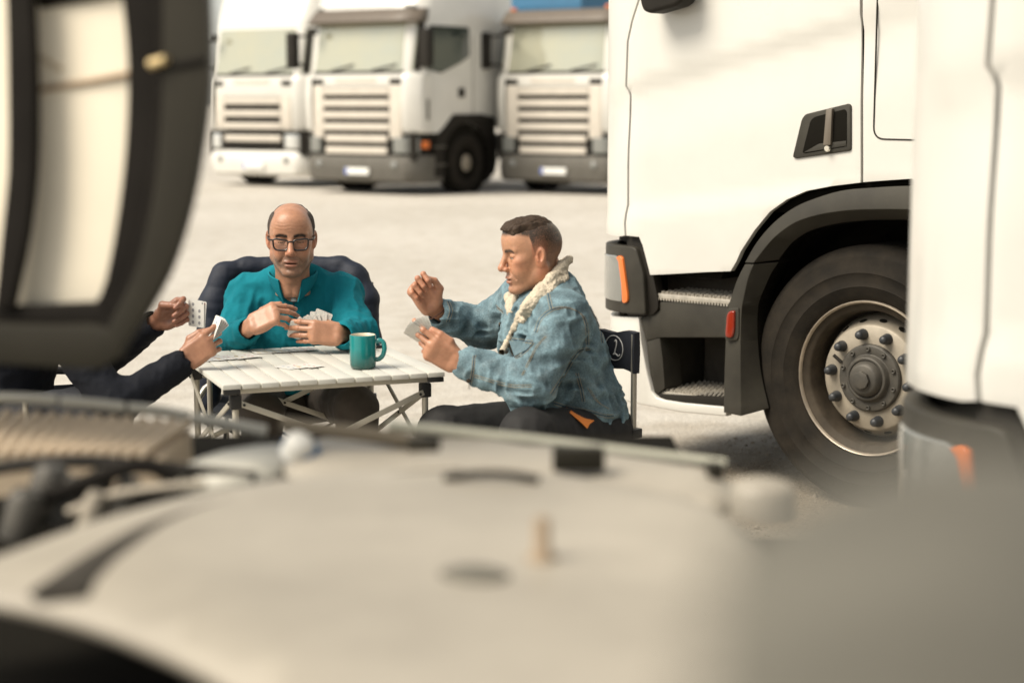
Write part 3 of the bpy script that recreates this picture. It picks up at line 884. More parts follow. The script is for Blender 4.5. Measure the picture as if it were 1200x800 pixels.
        wv = MB(); wv.lathe([(.0, .0), (.06, .01), (.12, .012), (.13, -.01), (.20, -.02), (.22, -.05), (.27, -.06), (.285, .02), (.30, .03), (.40, .05), (.47, .03), (.51, -.02), (.51, -.28), (.30, -.28)], 36, Matrix.Translation((-1.42, s * 1.235, .51)) @ (Matrix.Identity(4) if s > 0 else Matrix.Rotation(math.pi, 4, 'Z')), 'Y')
        w_ = wv.build('wheel', M_rubber, o, smooth=True)
        wv = MB(); wv.lathe([(.0, .035), (.08, .034), (.10, .022), (.13, .016), (.19, -.012), (.205, -.03)], 28, Matrix.Translation((-1.42, s * 1.235, .51)) @ (Matrix.Identity(4) if s > 0 else Matrix.Rotation(math.pi, 4, 'Z')), 'Y')
        wv.build('rim', M_steel, w_, smooth=True)
        # mirror on its arm
        mr = MB(); mr.box((-.05, s * 1.46, 2.42), (.16, .20, .62)); m_ = mr.build('wing_mirror', M_dark, o, bevel=.04, seg=3)
        mr = MB(); mr.tube([(-.30, s * 1.22, 2.68), (-.08, s * 1.42, 2.66)], .025, 6); mr.build('mirror_arm', M_dark, m_)
        mr = MB(); mr.tube([(-.25, s * 1.22, 2.16), (-.08, s * 1.42, 2.20)], .025, 6); mr.build('mirror_arm', M_dark, m_)
    b = MB(); b.box((-.05 + .10, -.92, 2.72), (.10, .16, .10)); b.build('kerb_mirror', M_dark, o, bevel=.03)
    for s in (-1, 1):
        if kind == 2: break
        b = MB(); b.box((-2.56, s * 1.17, 2.35), (.56, .06, 2.5)); b.build('side_fairing', M_white, o, bevel=.02)
    b = MB(); b.box((-3.2, 0, .8), (3.0, .9, .3)); b.build('chassis', M_dark, o)
    for s in (-1, 1):
        wv = MB(); wv.lathe([(.0, .0), (.2, -.06), (.28, .02), (.42, .04), (.51, -.02), (.51, -.5), (.30, -.5)], 28, Matrix.Translation((-4.6, s * 1.22, .51)) @ (Matrix.Identity(4) if s > 0 else Matrix.Rotation(math.pi, 4, 'Z')), 'Y')
        wv.build('wheel', M_rubber, o, smooth=True)
    return o
def trailer(label, loc, rz, material):
    o = thing('semi_trailer', label, 'trailer', loc, rz, None)
    b = MB(); b.box((-6.0, 0, 2.75), (6.6, 2.5, 3.2)); b.build('cargo_box', material, o, bevel=.03)
    b = MB()
    for i in range(15): b.box((-2.68, -1.16 + i * .166, 2.6), (.03, .06, 2.7))
    b.build('front_ribs', material, o)
    b = MB(); b.box((-6, 0, 1.0), (6.4, 1.2, .25)); b.build('chassis', M_dark, o)
    for s in (-1, 1):
        for x in (-7.2, -8.5):
            wv = MB(); wv.lathe([(.0, .0), (.2, -.06), (.28, .02), (.42, .04), (.51, -.02), (.51, -.3), (.30, -.3)], 24, Matrix.Translation((x, s * 1.22, .51)) @ (Matrix.Identity(4) if s > 0 else Matrix.Rotation(math.pi, 4, 'Z')), 'Y')
            wv.build('wheel', M_rubber, o, smooth=True)
    return o
BYAW = 35.0
brz = R(-90 - BYAW)
spots = [(298, 31.6, 0, 'plain white lorry with an all-white bumper, leftmost of the background row', 'white trailer behind the leftmost background lorry', M_white),
         (419, 29.0, 1, 'white background lorry with brown sun visor and its cab side and front wheel showing', 'white trailer behind the middle background lorry', M_white),
         (648, 29.0, 2, 'white lorry with dark visor and low roof in front of a blue trailer, background', 'blue trailer showing above the low-roofed background lorry', M_blue)]
for px, Y, kind, lab, tl, tm in spots:
    c = P(px, 222, Y)
    bg_lorry(kind, lab, (c[0], c[1], 0), brz)
    if kind < 2: continue
    c = P(560, 200, 42.0)
    trailer(tl, (c[0], c[1], 0), brz, tm)
# ------------------------------------------------------------------ vehicle with its bonnet raised, close in front of the camera
M_cream = mat('cream_vehicle_paint', (.37, .335, .275), .5, var=.25, vscale=4)
M_cream2 = mat('pale_inner_skin', (.88, .80, .64), .6, var=.10, vscale=4)
M_olive = mat('bonnet_frame_paint', (.024, .021, .014), .55, var=.3, vscale=5, spec=.2)
M_seal = mat('rubber_seal', (.014, .012, .010), .8, var=.3, spec=.1)
M_wingshade = mat('shaded_wing_grey', (.19, .18, .148), .7, var=.60, vscale=6, spec=.2)  # darker grey that partly holds the wing's shading
M_tan = mat('tan_filter_rib', (.56, .45, .32), .7, var=.2)
M_railgrey = mat('pale_rim_paint', (.50, .48, .41), .5, var=.1)
M_capwhite = mat('white_cap_plastic', (.58, .57, .53), .4)
M_capblue = mat('blue_cap_plastic', (.05, .17, .36), .5)
M_peg = mat('brown_rubber_stop', (.28, .21, .14), .7)
vo = P(560, 700, 1.5)
veh = thing('foreground_vehicle', 'cream vehicle with raised bonnet and open engine bay, blurred across the bottom', 'vehicle', (0, 0, 0))
VINV = Matrix.Identity(4)
def resample(pts, n):
    pts = np.array(cr_spline(pts, 8)); d = np.r_[0, np.cumsum(np.linalg.norm(np.diff(pts, axis=0), axis=1))]
    t = np.linspace(0, d[-1], n)
    return np.stack([np.interp(t, d, pts[:, k]) for k in range(pts.shape[1])], 1)
BN_Y = lambda x: 2.42 - .0006 * (x - 120)            # the raised panel stands nearly square to the view
def band(name, A, B, material, w0, th, parent, n=28, bevel=.004):
    """a curved strip of the raised bonnet between two edges, th thick, its near face w0 behind the frame plane"""
    a, b_ = resample(A, n), resample(B, n); rings = []
    for p, q in zip(a, b_):
        pts = []
        for (x, y), w in ((p, w0), (q, w0), (q, w0 + th), (p, w0 + th)):
            v = P(x, y, BN_Y(x)); v[1] += w; pts.append(tuple(v))
        rings.append(pts)
    b = MB(); b.loft(rings)
    return b.build(name, material, parent, bevel=bevel)
bon = veh
sil = [(236, -180), (239, -80), (242, 0), (243.5, 60), (242, 110), (233, 180), (219, 250), (197, 318), (168, 372), (148, 402), (136, 424)]
mid = [(186, -180), (189, -80), (190, 0), (190, 60), (189, 120), (184, 190), (174, 255), (158, 318), (138, 360), (126, 384), (118, 402)]
opr = [(126, -180), (134, -80), (139, 0), (144.5, 60), (145, 120), (141, 190), (132, 262), (119, 330), (108, 358), (104, 362), (100, 364)]
midb = [(x - 8, y - 2) for x, y in mid]
band('bonnet_frame', mid, sil, M_olive, 0, .05, bon)
band('bonnet_rim', midb, mid, M_seal, .006, .03, bon)
band('bonnet_seal', opr, midb, M_seal, .022, .03, bon)
band('bonnet_frame', [(-160, 376), (0, 379), (60, 381), (112, 380), (126, 384)], [(-160, 424), (0, 427), (70, 431), (120, 432), (138, 420)], M_olive, .0, .05, bon, 14)
band('bonnet_seal', [(-160, 357), (0, 361), (60, 359), (108, 357), (118, 360)], [(-160, 377), (0, 380), (60, 382), (112, 381), (126, 384)], M_seal, .018, .03, bon, 14)
band('bonnet_strut', [(0, -180), (3, -60), (6, 0), (8, 100), (8, 200), (2, 260), (-8, 360)], [(26, -180), (31, -60), (35, 0), (39, 100), (38, 200), (29, 280), (12, 362)], M_seal, .004, .035, bon, 18)
band('bonnet_skin', [(-260, -200), (-260, 60), (-260, 370)], [(170, -200), (165, 60), (125, 375)], M_cream2, .062, .012, bon, 12)
def v2(x, y, w): v = P(x, y, BN_Y(x)); v[1] += w; return tuple(v)
b = MB(); b.tube([v2(36, 104, .055), (v2(90, 96, .055)), v2(150, 84, .055)], .0045, 8); b.build('skin_seam', mat('seam_sealant', (.34, .24, .15), .7), bon, smooth=True)
b = MB(); b.tube([v2(36, -2, .055), (v2(90, -10, .055)), v2(150, -22, .055)], .012, 8); b.build('skin_brace', M_seal, bon, smooth=True)
b = MB(); b.tube([v2(36, 66, .056), (v2(60, 80, .056))], .004, 8); b.build('skin_seam', mat('seam_shade', (.55, .46, .33), .7), bon, smooth=True)
b = MB(); b.tube([v2(178, 76, -.006), v2(196, 70, -.008)], [.008, .007], 10); b.build('bonnet_catch', mat('brass_catch', (.75, .58, .30), .3, metal=.6), bon, smooth=True)
b = MB(); b.tube([v2(196, 78, .0), v2(218, 75, .0), v2(240, 71, .0)], .006, 8); b.build('catch_line', M_seal, bon, smooth=True)

def sheet(name, px, z0, material, parent, thick=.03, dome=0.0, edge=.03, drop=.03, cell=.05, tilt=(0, 0), centre=None, smoothpoly=True, noise=0.0):
    """a pressed body panel: outline from sight lines meeting the height z0; rounded edges, slightly domed"""
    pts = [PZ(x, y, z0)[:2] for x, y in px]
    if smoothpoly: pts = [tuple(p) for p in roundpoly(pts, .06, 4)]
    poly = np.array(pts)
    bm = bmesh.new(); bm.faces.new([bm.verts.new((x, y, 0)) for x, y in pts])
    lo, hi = poly.min(0), poly.max(0)
    for ax in (0, 1):
        for c in np.arange(lo[ax] + cell, hi[ax], cell):
            no = (1, 0, 0) if ax == 0 else (0, 1, 0); co = (c, 0, 0) if ax == 0 else (0, c, 0)
            bmesh.ops.bisect_plane(bm, geom=bm.verts[:] + bm.edges[:] + bm.faces[:], dist=1e-6, plane_co=co, plane_no=no)
    A = poly; B = np.roll(poly, -1, 0)
    def edist(x, y):
        p = np.array([x, y]); ab = B - A
        t = np.clip(((p - A) * ab).sum(1) / np.maximum((ab * ab).sum(1), 1e-12), 0, 1)
        return np.linalg.norm(p - A - t[:, None] * ab, axis=1).min()
    cx, cy = centre if centre else poly.mean(0)
    bot = list(bm.verts)
    ret = bmesh.ops.extrude_face_region(bm, geom=bm.faces[:])
    topv = [v for v in ret['geom'] if isinstance(v, bmesh.types.BMVert)]
    for v in topv:
        e = edist(v.co.x, v.co.y); q = max(0, 1 - e / edge)
        v.co.z = z0 - drop * q * q + dome * (1 - min(1, ((v.co.x - cx) / (hi[0] - lo[0])) ** 2 * 4 + ((v.co.y - cy) / (hi[1] - lo[1])) ** 2 * 4)) + tilt[0] * (v.co.x - cx) + tilt[1] * (v.co.y - cy)
    for v in bot: v.co.z = z0 - thick - drop + tilt[0] * (v.co.x - cx) + tilt[1] * (v.co.y - cy)
    bmesh.ops.recalc_face_normals(bm, faces=bm.faces)
    me = bpy.data.meshes.new(name); bm.to_mesh(me); bm.free()
    return link(name, me, material, parent, smooth=True)

# the wing: a broad cream panel
wing_px = [(-160, 664), (-20, 650), (60, 622), (120, 602), (200, 580), (300, 561), (400, 549), (500, 542), (600, 542), (700, 551), (790, 566), (860, 592), (905, 640), (930, 720), (960, 900), (500, 960), (330, 830), (230, 768), (110, 720), (0, 694), (-160, 676)]
sheet('wing_panel', wing_px, 1.05, M_cream, veh, dome=.015, edge=.09, drop=.014, cell=.055, thick=.006)
b = MB()
sp_ = [PZ(x, y, 1.056) for x, y in [(66, 697), (110, 664), (150, 638), (200, 612), (260, 591), (330, 575), (400, 564), (470, 556), (540, 551)]]
b.tube([tuple(p) for p in resample(sp_, 30)], list(np.linspace(.030, .0065, 30)), 8, flat=.35); b.build('wing_seal', mat('worn_wing_seal', (.050, .045, .038), .8, spec=.1), veh, smooth=True)
for x, y in ((635, 652),):
    p0 = PZ(x, y, 1.064)
    b = MB(); b.lathe([(.0, .043), (.006, .043), (.0085, .038), (.0092, .006), (.016, .0), (.017, -.02)], 14, Matrix.Translation(p0)); b.build('bump_stop', M_peg, veh, smooth=True)
p0 = PZ(556, 672, 1.064); b = MB(); b.lathe([(.0, .005), (.026, .005), (.036, .001), (.039, -.02)], 24, Matrix.Translation(p0) @ Matrix.Rotation(-.2, 4, 'Z') @ Matrix.Diagonal((1.0, .75, 1, 1))); b.build('drain_plug', M_wingshade, veh, smooth=True)
# separate grey part on the right, the wing's shading partly put into its colour
cov_px = [(760, 1150), (800, 840), (822, 690), (850, 575), (935, 520), (1065, 486), (1440, 452), (1480, 1150)]
sheet('shaded_wing_part', cov_px, 1.43, M_wingshade, veh, dome=.012, edge=.07, drop=.03, cell=.025, thick=.25, tilt=(-.13, .0), centre=(.12, .42))
# cowl behind the wing and the pale rim rails
cowl_px = [(345, 506), (480, 503), (620, 513), (760, 529), (852, 546), (872, 572), (840, 590), (740, 566), (600, 552), (480, 550), (380, 556), (330, 545)]
sheet('cowl_panel', cowl_px, 1.03, M_cream, veh, edge=.03, drop=.012, cell=.06, thick=.008)
def rail(name, px, Y, r, material, flat=.8):
    b = MB(); q = resample([P(x, y, Y + dy) for x, y, dy in px], 16)
    b.tube([tuple(p) for p in q], r, 10, flat=flat)
    return b.build(name, material, veh, smooth=True)
rail('rim_rail', [(-40, 467, 0), (20, 467, 0), (66, 470, 0)], 2.75, .0118, M_railgrey)
rail('rim_rail', [(72, 471, 0), (110, 474, 0), (146, 478, 0)], 2.75, .0118, M_railgrey)
rail('rim_rail', [(151, 478, 0), (190, 482, 0), (222, 488, 0)], 2.75, .0118, M_railgrey)
rail('rim_rail', [(226, 490, 0), (265, 497, 0), (312, 506, 0)], 2.72, .0135, M_railgrey)
rail('rim_rail', [(455, 498, 0), (520, 504, 0), (640, 517, 0), (720, 527, 0), (850, 543, 0)], 2.60, .0098, mat('greenish_rim', (.46, .45, .36), .55))
rail('bonnet_gutter', [(330, 497, 0), (360, 501, 0), (430, 509, 0), (496, 519, 0)], 2.49, .0150, mat('brown_gutter', (.10, .082, .055), .7))
for x, y, sx, sy in ((497, 520, .036, .014), (678, 537, .058, .026), (838, 552, .018, .02)):
    c = P(x, y, 2.32); b = MB(); b.box(c, (sx * 1.25, .03, sy * 1.25)); b.build('hinge_bracket', M_olive, veh, bevel=.004)
rail('cable', [(520, 560, 0), (560, 555, 0), (600, 556, 0), (632, 562, 0)], 2.14, .0065, M_olive)
# ribbed filter on the left
b = MB()
c0, c1, c2, c3 = P(-40, 482, 2.72), P(225, 496, 2.72), P(186, 530, 2.46), P(-60, 538, 2.46)
pl = MB(); pl.add([tuple(c - [0, 0, .012]) for c in (c0, c1, c2, c3)] + [tuple(c - [0, 0, .06]) for c in (c0, c1, c2, c3)], [(0, 1, 2, 3), (7, 6, 5, 4), (0, 4, 5, 1), (1, 5, 6, 2), (2, 6, 7, 3), (3, 7, 4, 0)])
flt = pl.build('filter_box', M_tan, veh)
for i in range(15):
    t0 = i / 15.0; a = c0 + (c1 - c0) * (t0 + .05); d = c3 + (c2 - c3) * max(0, t0 - .02)
    r_ = MB(); r_.tube([tuple(a), tuple((a + d) / 2 + [0, 0, .004]), tuple(d)], .0085, 6); r_.build('filter_rib', M_tan, flt, smooth=True)
# washer cap
cc = P(352, 519, 2.45)
b = MB(); b.lathe([(.0, .012), (.013, .011), (.019, .007), (.022, .0), (.022, -.025)], 20, Matrix.Translation(cc) @ Matrix.Rotation(.5, 4, 'Y') @ Matrix.Rotation(.35, 4, 'X')); wc = b.build('washer_cap', M_capwhite, veh, smooth=True)
b = MB(); b.lathe([(.022, .002), (.029, -.004), (.029, -.024), (.022, -.028)], 20, Matrix.Translation(cc + [.004, .012, -.004]) @ Matrix.Rotation(.5, 4, 'Y') @ Matrix.Rotation(.35, 4, 'X')); b.build('cap_ring', M_capblue, wc, smooth=True)
# pale engine cover and dark engine bits
sheet('engine_cover', [(196, 545), (245, 523), (330, 510), (352, 524), (330, 545), (262, 556)], 1.02, M_railgrey, veh, edge=.02, drop=.01, cell=.05)
fl = MB(); fl.box((-.55, 2.45, .90), (1.7, 1.4, .04)); fl.build('engine_bay_floor', M_black, veh)
for (x, y, Y, r_) in ((60, 560, 2.35, .027), (88, 575, 2.3, .02), (30, 590, 2.25, .025), (120, 560, 2.4, .017), (150, 575, 2.3, .018), (110, 592, 2.2, .015)):
    c = P(x, y, Y); b = MB(); b.lathe([(0, .02), (r_ * .7, .018), (r_, .005), (r_, -.05)], 14, Matrix.Translation(c) @ Matrix.Rotation(.3, 4, 'Y')); b.build('engine_fitting', M_hub if r_ > .015 else M_steel, veh, smooth=True)
rail('engine_hose', [(-40, 600, 0), (60, 580, 0), (160, 545, 0), (210, 560, 0)], 2.28, .0145, M_seal)
rail('engine_hose', [(-60, 560, 0), (20, 545, 0), (100, 540, 0), (190, 548, 0), (300, 560, 0)], 2.4, .012, M_dark)
rail('engine_pipe', [(80, 600, 0), (140, 578, 0), (240, 566, 0)], 2.22, .0075, M_steel)
# white mirror-like cap at the cowl's end
cc = P(893, 574, 2.15)
b = MB(); b.loft([[(cc[0] + .042 * s * math.cos(a), cc[1] + .038 * s * math.sin(a), cc[2] + h) for a in np.linspace(0, 2 * math.pi, 20, endpoint=False)] for s, h in ((.5, .014), (.85, .010), (1, .0), (1, -.03))]); b.build('cowl_end_cap', M_cream, veh, smooth=True)
# body below, out of frame
bd = MB(); bd.box((.0, 1.80, .58), (1.9, 2.0, .50)); bd.build('body_shell', M_dark, veh, bevel=.05)
for x in (-.8, .8):
    for y in (1.3,):
        w_ = MB(); w_.lathe([(.0, .1), (.18, .1), (.2, .12), (.34, .12), (.36, .08), (.36, -.10), (.2, -.1)], 28, Matrix.Translation((x, y, .36)) @ Matrix.Rotation(math.pi / 2 * (1 if x > 0 else -1), 4, 'Y')); w_.build('wheel', M_rubber, veh, smooth=True)
# ------------------------------------------------------------------ folding table, mug, phone, cards
M_slat = mat('white_aluminium_slat', (.64, .63, .57), .42, var=.07, vscale=9, metal=.1)
M_tframe = mat('cream_aluminium_frame', (.50, .465, .385), .4, metal=.3, var=.12, vscale=10)
M_joint = mat('black_nylon_joint', (.015, .014, .013), .5)
TZ = .70
FL, FR, BR, BL = [PZ(x, y, TZ)[:2] for x, y in ((246.5, 451.5), (514.5, 437.5), (461, 399.5), (221, 414))]
tc_ = (FL + FR + BR + BL) / 4 + np.array([-.008, 0])
ex = (FR - FL) / np.linalg.norm(FR - FL) + (BR - BL) / np.linalg.norm(BR - BL); ex /= np.linalg.norm(ex)
ey = np.array([-ex[1], ex[0]])
TW = .5 * ((FR - FL) @ ex + (BR - BL) @ ex) - .016; TD = .5 * ((BL - FL) @ ey + (BR - FR) @ ey)
trz = math.atan2(ex[1], ex[0])
table = thing('folding_table', 'white slatted aluminium camping table with crossed folding legs between the card players', 'table', (tc_[0], tc_[1], 0), trz)
def tl(x, y, z): """table to world"""; q = tc_ + ex * x + ey * y; return np.array([q[0], q[1], z])
NS = 12; pitch = TW / NS
sb = MB(); sb.box((0, 0, -.0075), (pitch - .0045, TD, .015))
sme = None
for i in range(NS):
    x = -TW / 2 + (i + .5) * pitch
    if sme is None:
        so = sb.build('slat', M_slat, table, bevel=.002, seg=2); sme = so.data
    else:
        so = bpy.data.objects.new('slat', sme); COL.objects.link(so); so.parent = table
    so.location = (x, 0, TZ + rng.uniform(-.0008, .0008))
for y in (-TD / 2 + .045, TD / 2 - .045):
    b = MB(); b.box((0, y, TZ - .026), (TW - .02, .022, .018)); b.build('rail', M_tframe, table, bevel=.003)
    for s in (-1, 1):
        b = MB(); b.box((s * (TW / 2 - .030), y + (-.036 if y < 0 else .036), TZ - .0235), (.05, .018, .015)); b.build('rail_end_cap', M_joint, table, bevel=.002)
lx, ly = TW / 2 - .05, TD / 2 - .055
legs = [(-lx, -ly), (lx, -ly), (-lx, ly), (lx, ly)]
for x, y in legs:
    b = MB(); b.tube([(x, y, .012), (x, y, TZ - .05)], .0105, 12); b.build('leg', M_tframe, table, smooth=True)
    b = MB(); b.box((x, y, TZ - .062), (.034, .034, .045)); b.build('leg_joint', M_joint, table, bevel=.005)
    b = MB(); b.box((x, y, .39), (.032, .032, .04)); b.build('leg_collar', M_joint, table, bevel=.005)
    b = MB(); b.tube([(x, y, .0), (x, y, .03)], .014, 10); b.build('leg_foot', M_joint, table, smooth=True)
def brace(p, q, dy):
    b = MB(); p, q = Vector(p), Vector(q); d = q - p; L_ = d.length
    rot = d.to_track_quat('X', 'Z').to_matrix()
    b.box((p + q) / 2, (L_, .006, .018), rot=rot) if abs(d.x) > abs(d.y) else b.box((p + q) / 2, (L_, .006, .018), rot=rot)
    o = b.build('brace', M_tframe, table, bevel=.002)
    for t in (.02, .5, .98):
        c = p + d * t
        v = MB(); nrm = Vector((0, 1, 0)) if abs(d.x) > abs(d.y) else Vector((1, 0, 0))
        v.tube([c - nrm * .007, c + nrm * .007], .0045, 8); v.build('rivet', M_joint, o)
for y, s in ((-ly, -1), (ly, 1)):
    brace((-lx + .012, y + s * .012, TZ - .066), (lx - .012, y + s * .012, .395), 0)
    brace((lx - .012, y + s * .022, TZ - .066), (-lx + .012, y + s * .022, .395), 0)
for x, s in ((-lx, -1), (lx, 1)):
    brace((x + s * .012, -ly + .012, TZ - .066), (x + s * .012, ly - .012, .395), 0)
    brace((x + s * .022, ly - .012, TZ - .066), (x + s * .022, -ly + .012, .395), 0)

# mug, glazed teal to dark green
mm_ = bpy.data.materials.new('teal_glaze'); mm_.use_nodes = True
nt = mm_.node_tree; N_, L_ = nt.nodes, nt.links; b_ = N_['Principled BSDF']
tcn = N_.new('ShaderNodeTexCoord'); sx_ = N_.new('ShaderNodeSeparateXYZ'); L_.new(tcn.outputs['Object'], sx_.inputs[0])
nz_ = N_.new('ShaderNodeTexNoise'); nz_.inputs['Scale'].default_value = 22; L_.new(tcn.outputs['Object'], nz_.inputs['Vector'])
ma = N_.new('ShaderNodeMath'); ma.operation = 'MULTIPLY_ADD'; ma.inputs[1].default_value = .035; L_.new(nz_.outputs['Fac'], ma.inputs[0]); L_.new(sx_.outputs['Z'], ma.inputs[2])
mr_ = N_.new('ShaderNodeMapRange'); mr_.inputs[1].default_value = .025; mr_.inputs[2].default_value = .085; L_.new(ma.outputs[0], mr_.inputs[0])
cr_ = N_.new('ShaderNodeValToRGB'); L_.new(mr_.outputs[0], cr_.inputs[0])
cr_.color_ramp.elements[0].color = (.003, .060, .050, 1); cr_.color_ramp.elements[1].color = (.008, .20, .20, 1)
L_.new(cr_.outputs[0], b_.inputs['Base Color']); b_.inputs['Roughness'].default_value = .22; b_.inputs['Coat Weight'].default_value = .4
mp = PZ(425.5, 431.5, TZ)
mug = thing('mug', 'teal glazed mug with darker green base standing on the table', 'mug', (mp[0], mp[1], TZ + .001), -.12); mug.scale = (.96, .96, .96)
b = MB(); b.lathe([(.0, .0), (.036, .0), (.0405, .003), (.043, .012), (.0438, .05), (.0436, .109), (.0432, .1115), (.041, .1125)], 48); b.build('mug_body', mm_, mug, smooth=True)
b = MB(); b.lathe([(.0412, .1124), (.0395, .111), (.039, .10), (.039, .012), (.034, .006), (.0, .006)], 48); b.build('mug_lining', mat('cream_glaze', (.70, .62, .46), .3, coat=.3), mug, smooth=True)
b = MB(); hpth = [(.043, 0, .090), (.058, 0, .094), (.070, 0, .086), (.073, 0, .066), (.067, 0, .044), (.055, 0, .032), (.043, 0, .030)]
b.tube([tuple(p) for p in resample([np.array(p) for p in hpth], 20)], .0062, 10, flat=1.3); b.build('mug_handle', mm_, mug, smooth=True)
b = MB(); b.lathe([(0, .088), (.039, .088)], 32); b.build('coffee', mat('coffee', (.05, .025, .012), .1), mug)

ph = PZ(421, 407.5, TZ)
phone = thing('phone', 'black mobile phone lying on the table behind the teal mug', 'phone', (ph[0], ph[1], TZ + .001), trz - .05)
b = MB(); b.box((0, 0, .0045), (.155, .074, .009)); b.build('phone_case', mat('phone_black', (.012, .012, .013), .35), phone, bevel=.004, seg=3)
b = MB(); b.box((0, 0, .0096), (.143, .066, .0006)); b.build('phone_screen', mat('phone_screen', (.01, .012, .015), .06, coat=.8), phone)

# playing cards
def card_mats():
    fm = bpy.data.materials.new('card_face'); fm.use_nodes = True
    fm.node_tree.nodes['Principled BSDF'].inputs['Base Color'].default_value = (.66, .65, .61, 1)
    fm.node_tree.nodes['Principled BSDF'].inputs['Roughness'].default_value = .4
    bm_ = bpy.data.materials.new('card_back'); bm_.use_nodes = True
    nt = bm_.node_tree; N, L = nt.nodes, nt.links; bb = N['Principled BSDF']; bb.inputs['Roughness'].default_value = .4
    tc = N.new('ShaderNodeTexCoord')
    vo = N.new('ShaderNodeTexVoronoi'); vo.inputs['Scale'].default_value = 260; vo.feature = 'DISTANCE_TO_EDGE'; L.new(tc.outputs['Object'], vo.inputs['Vector'])
    wv = N.new('ShaderNodeTexWave'); wv.inputs['Scale'].default_value = 60; wv.inputs['Distortion'].default_value = 9; wv.inputs['Detail Scale'].default_value = 4; L.new(tc.outputs['Object'], wv.inputs['Vector'])
    ml = N.new('ShaderNodeMath'); ml.operation = 'MULTIPLY'; L.new(vo.outputs[0], ml.inputs[0]); ml.inputs[1].default_value = 8
    ad = N.new('ShaderNodeMath'); ad.operation = 'ADD'; L.new(ml.outputs[0], ad.inputs[0]); L.new(wv.outputs['Fac'], ad.inputs[1])
    rp = N.new('ShaderNodeValToRGB'); L.new(ad.outputs[0], rp.inputs[0])
    rp.color_ramp.elements[0].position = .45; rp.color_ramp.elements[0].color = (.24, .27, .29, 1); rp.color_ramp.elements[1].position = 1.0; rp.color_ramp.elements[1].color = (.62, .60, .54, 1)
    L.new(rp.outputs[0], bb.inputs['Base Color'])
    return fm, bm_
M_face, M_back = card_mats()
M_pipr = mat('red_print', (.50, .26, .24), .5); M_pipk = mat('black_print', (.24, .24, .25), .5); M_pipb = mat('blue_print', (.28, .35, .45), .5); M_pipy = mat('yellow_print', (.58, .50, .32), .5)
CWD, CHT, CTH = .059, .089, .0005
def card_mesh(seed):
    r_ = random.Random(seed)
    me = bpy.data.meshes.new('playing_card'); bm = bmesh.new()
    out = roundpoly([(-CWD / 2, -CHT / 2), (CWD / 2, -CHT / 2), (CWD / 2, CHT / 2), (-CWD / 2, CHT / 2)], .005, 3)
    top_ = [bm.verts.new((x, y, CTH / 2)) for x, y in out]; bot = [bm.verts.new((x, y, -CTH / 2)) for x, y in out]
    f = bm.faces.new(top_); f.material_index = 0
    f = bm.faces.new(list(reversed(bot))); f.material_index = 1
    n = len(out)
    for i in range(n):
        f = bm.faces.new((top_[i], bot[i], bot[(i + 1) % n], top_[(i + 1) % n])); f.material_index = 0
    # printed border on the back
    # printed figures on the face
    mi = r_.choice([2, 2, 3, 4, 5]) if True else 2
    kind = r_.choice(['pips', 'pips', 'court'])
    z = CTH / 2 + .00012
    def blob(cx, cy, r0, m_):
        vs = [bm.verts.new((cx + r0 * .8 * math.cos(a), cy + r0 * math.sin(a), z)) for a in np.linspace(0, 2 * math.pi, 7, endpoint=False)]
        bm.faces.new(vs).material_index = m_
    if kind == 'pips':
        k = r_.choice([3, 5, 6, 7])
        for i in range(k): blob(((i % 2) - .5) * .024 if k > 3 else 0, (i // 2 - (k - 1) / 4) * .02 if k > 3 else (i - 1) * .025, .0062, mi)
    else:
        for i in range(6): blob(r_.uniform(-.012, .012), -.024 + i * .0096, r_.uniform(.006, .010), r_.choice([2, 3, 4, 5]))
    for s in (-1, 1): blob(s * .023, s * .037, .0035, mi)
    bm.to_mesh(me); bm.free()
    for m_ in (M_face, M_back, M_pipr, M_pipk, M_pipb, M_pipy): me.materials.append(m_)
    return me
CARDS = [card_mesh(i) for i in range(9)]
ccount = [0]
ORD = {1: ['only'], 2: ['left', 'right'], 3: ['left', 'middle', 'right']}
def nth(i, n): return (ORD.get(n) or (['leftmost'] + ['second', 'third', 'fourth', 'fifth', 'sixth', 'seventh'][:n - 2] + ['rightmost']))[i]
def card(label, group, loc, Rm):
    """Rm: 3x3, columns = width, height, face normal"""
    me = CARDS[ccount[0] % len(CARDS)]; ccount[0] += 1
    o = bpy.data.objects.new('playing_card', me); COL.objects.link(o)
    M = Matrix([[*Rm[i], loc[i]] for i in range(3)] + [[0, 0, 0, 1]])
    o.matrix_world = M
    return tag(o, label, 'playing card', group)
def fan(n, grip, up, face, spread, label, group, tiltstep=.0012, along=.045, a0=0):
    """n cards fanned about the grip point; up: where the middle card points; face: which way the printed side looks"""
    up = np.asarray(up, float); up /= np.linalg.norm(up); face = np.asarray(face, float); face -= up * (face @ up); face /= np.linalg.norm(face)
    side = np.cross(up, face)
    for i in range(n):
        a = R(spread) * (i - (n - 1) / 2) / max(1, (n - 1)) + a0
        u = up * math.cos(a) + side * math.sin(a); s = np.cross(u, face)
        c = np.asarray(grip) + u * along + face * tiltstep * (i - n / 2)
        card(label, group, c, np.stack([s, u, face], 1))
def table_cards(px, py, n, dx, rz, label, up=True):
    p0 = PZ(px, py, TZ)
    for i in range(n):
        a = trz + rz + rng.uniform(-.12, .12)
        w = np.array([math.cos(a), math.sin(a), 0]); h = np.array([-math.sin(a), math.cos(a), 0]); nn = np.array([0, 0, 1.0])
        q = p0 + np.array([ex[0], ex[1], 0]) * dx * (i - (n - 1) / 2) + np.array([ey[0], ey[1], 0]) * rng.uniform(-.004, .004)
        card(nth(i, n) + ' ' + label, 'cards laid out on the table', (q[0], q[1], TZ + .0022 + .0009 * i), np.stack([w, h, nn], 1))
table_cards(268, 420, 5, .034, .35, 'playing card of the loose spread at the left end of the table')
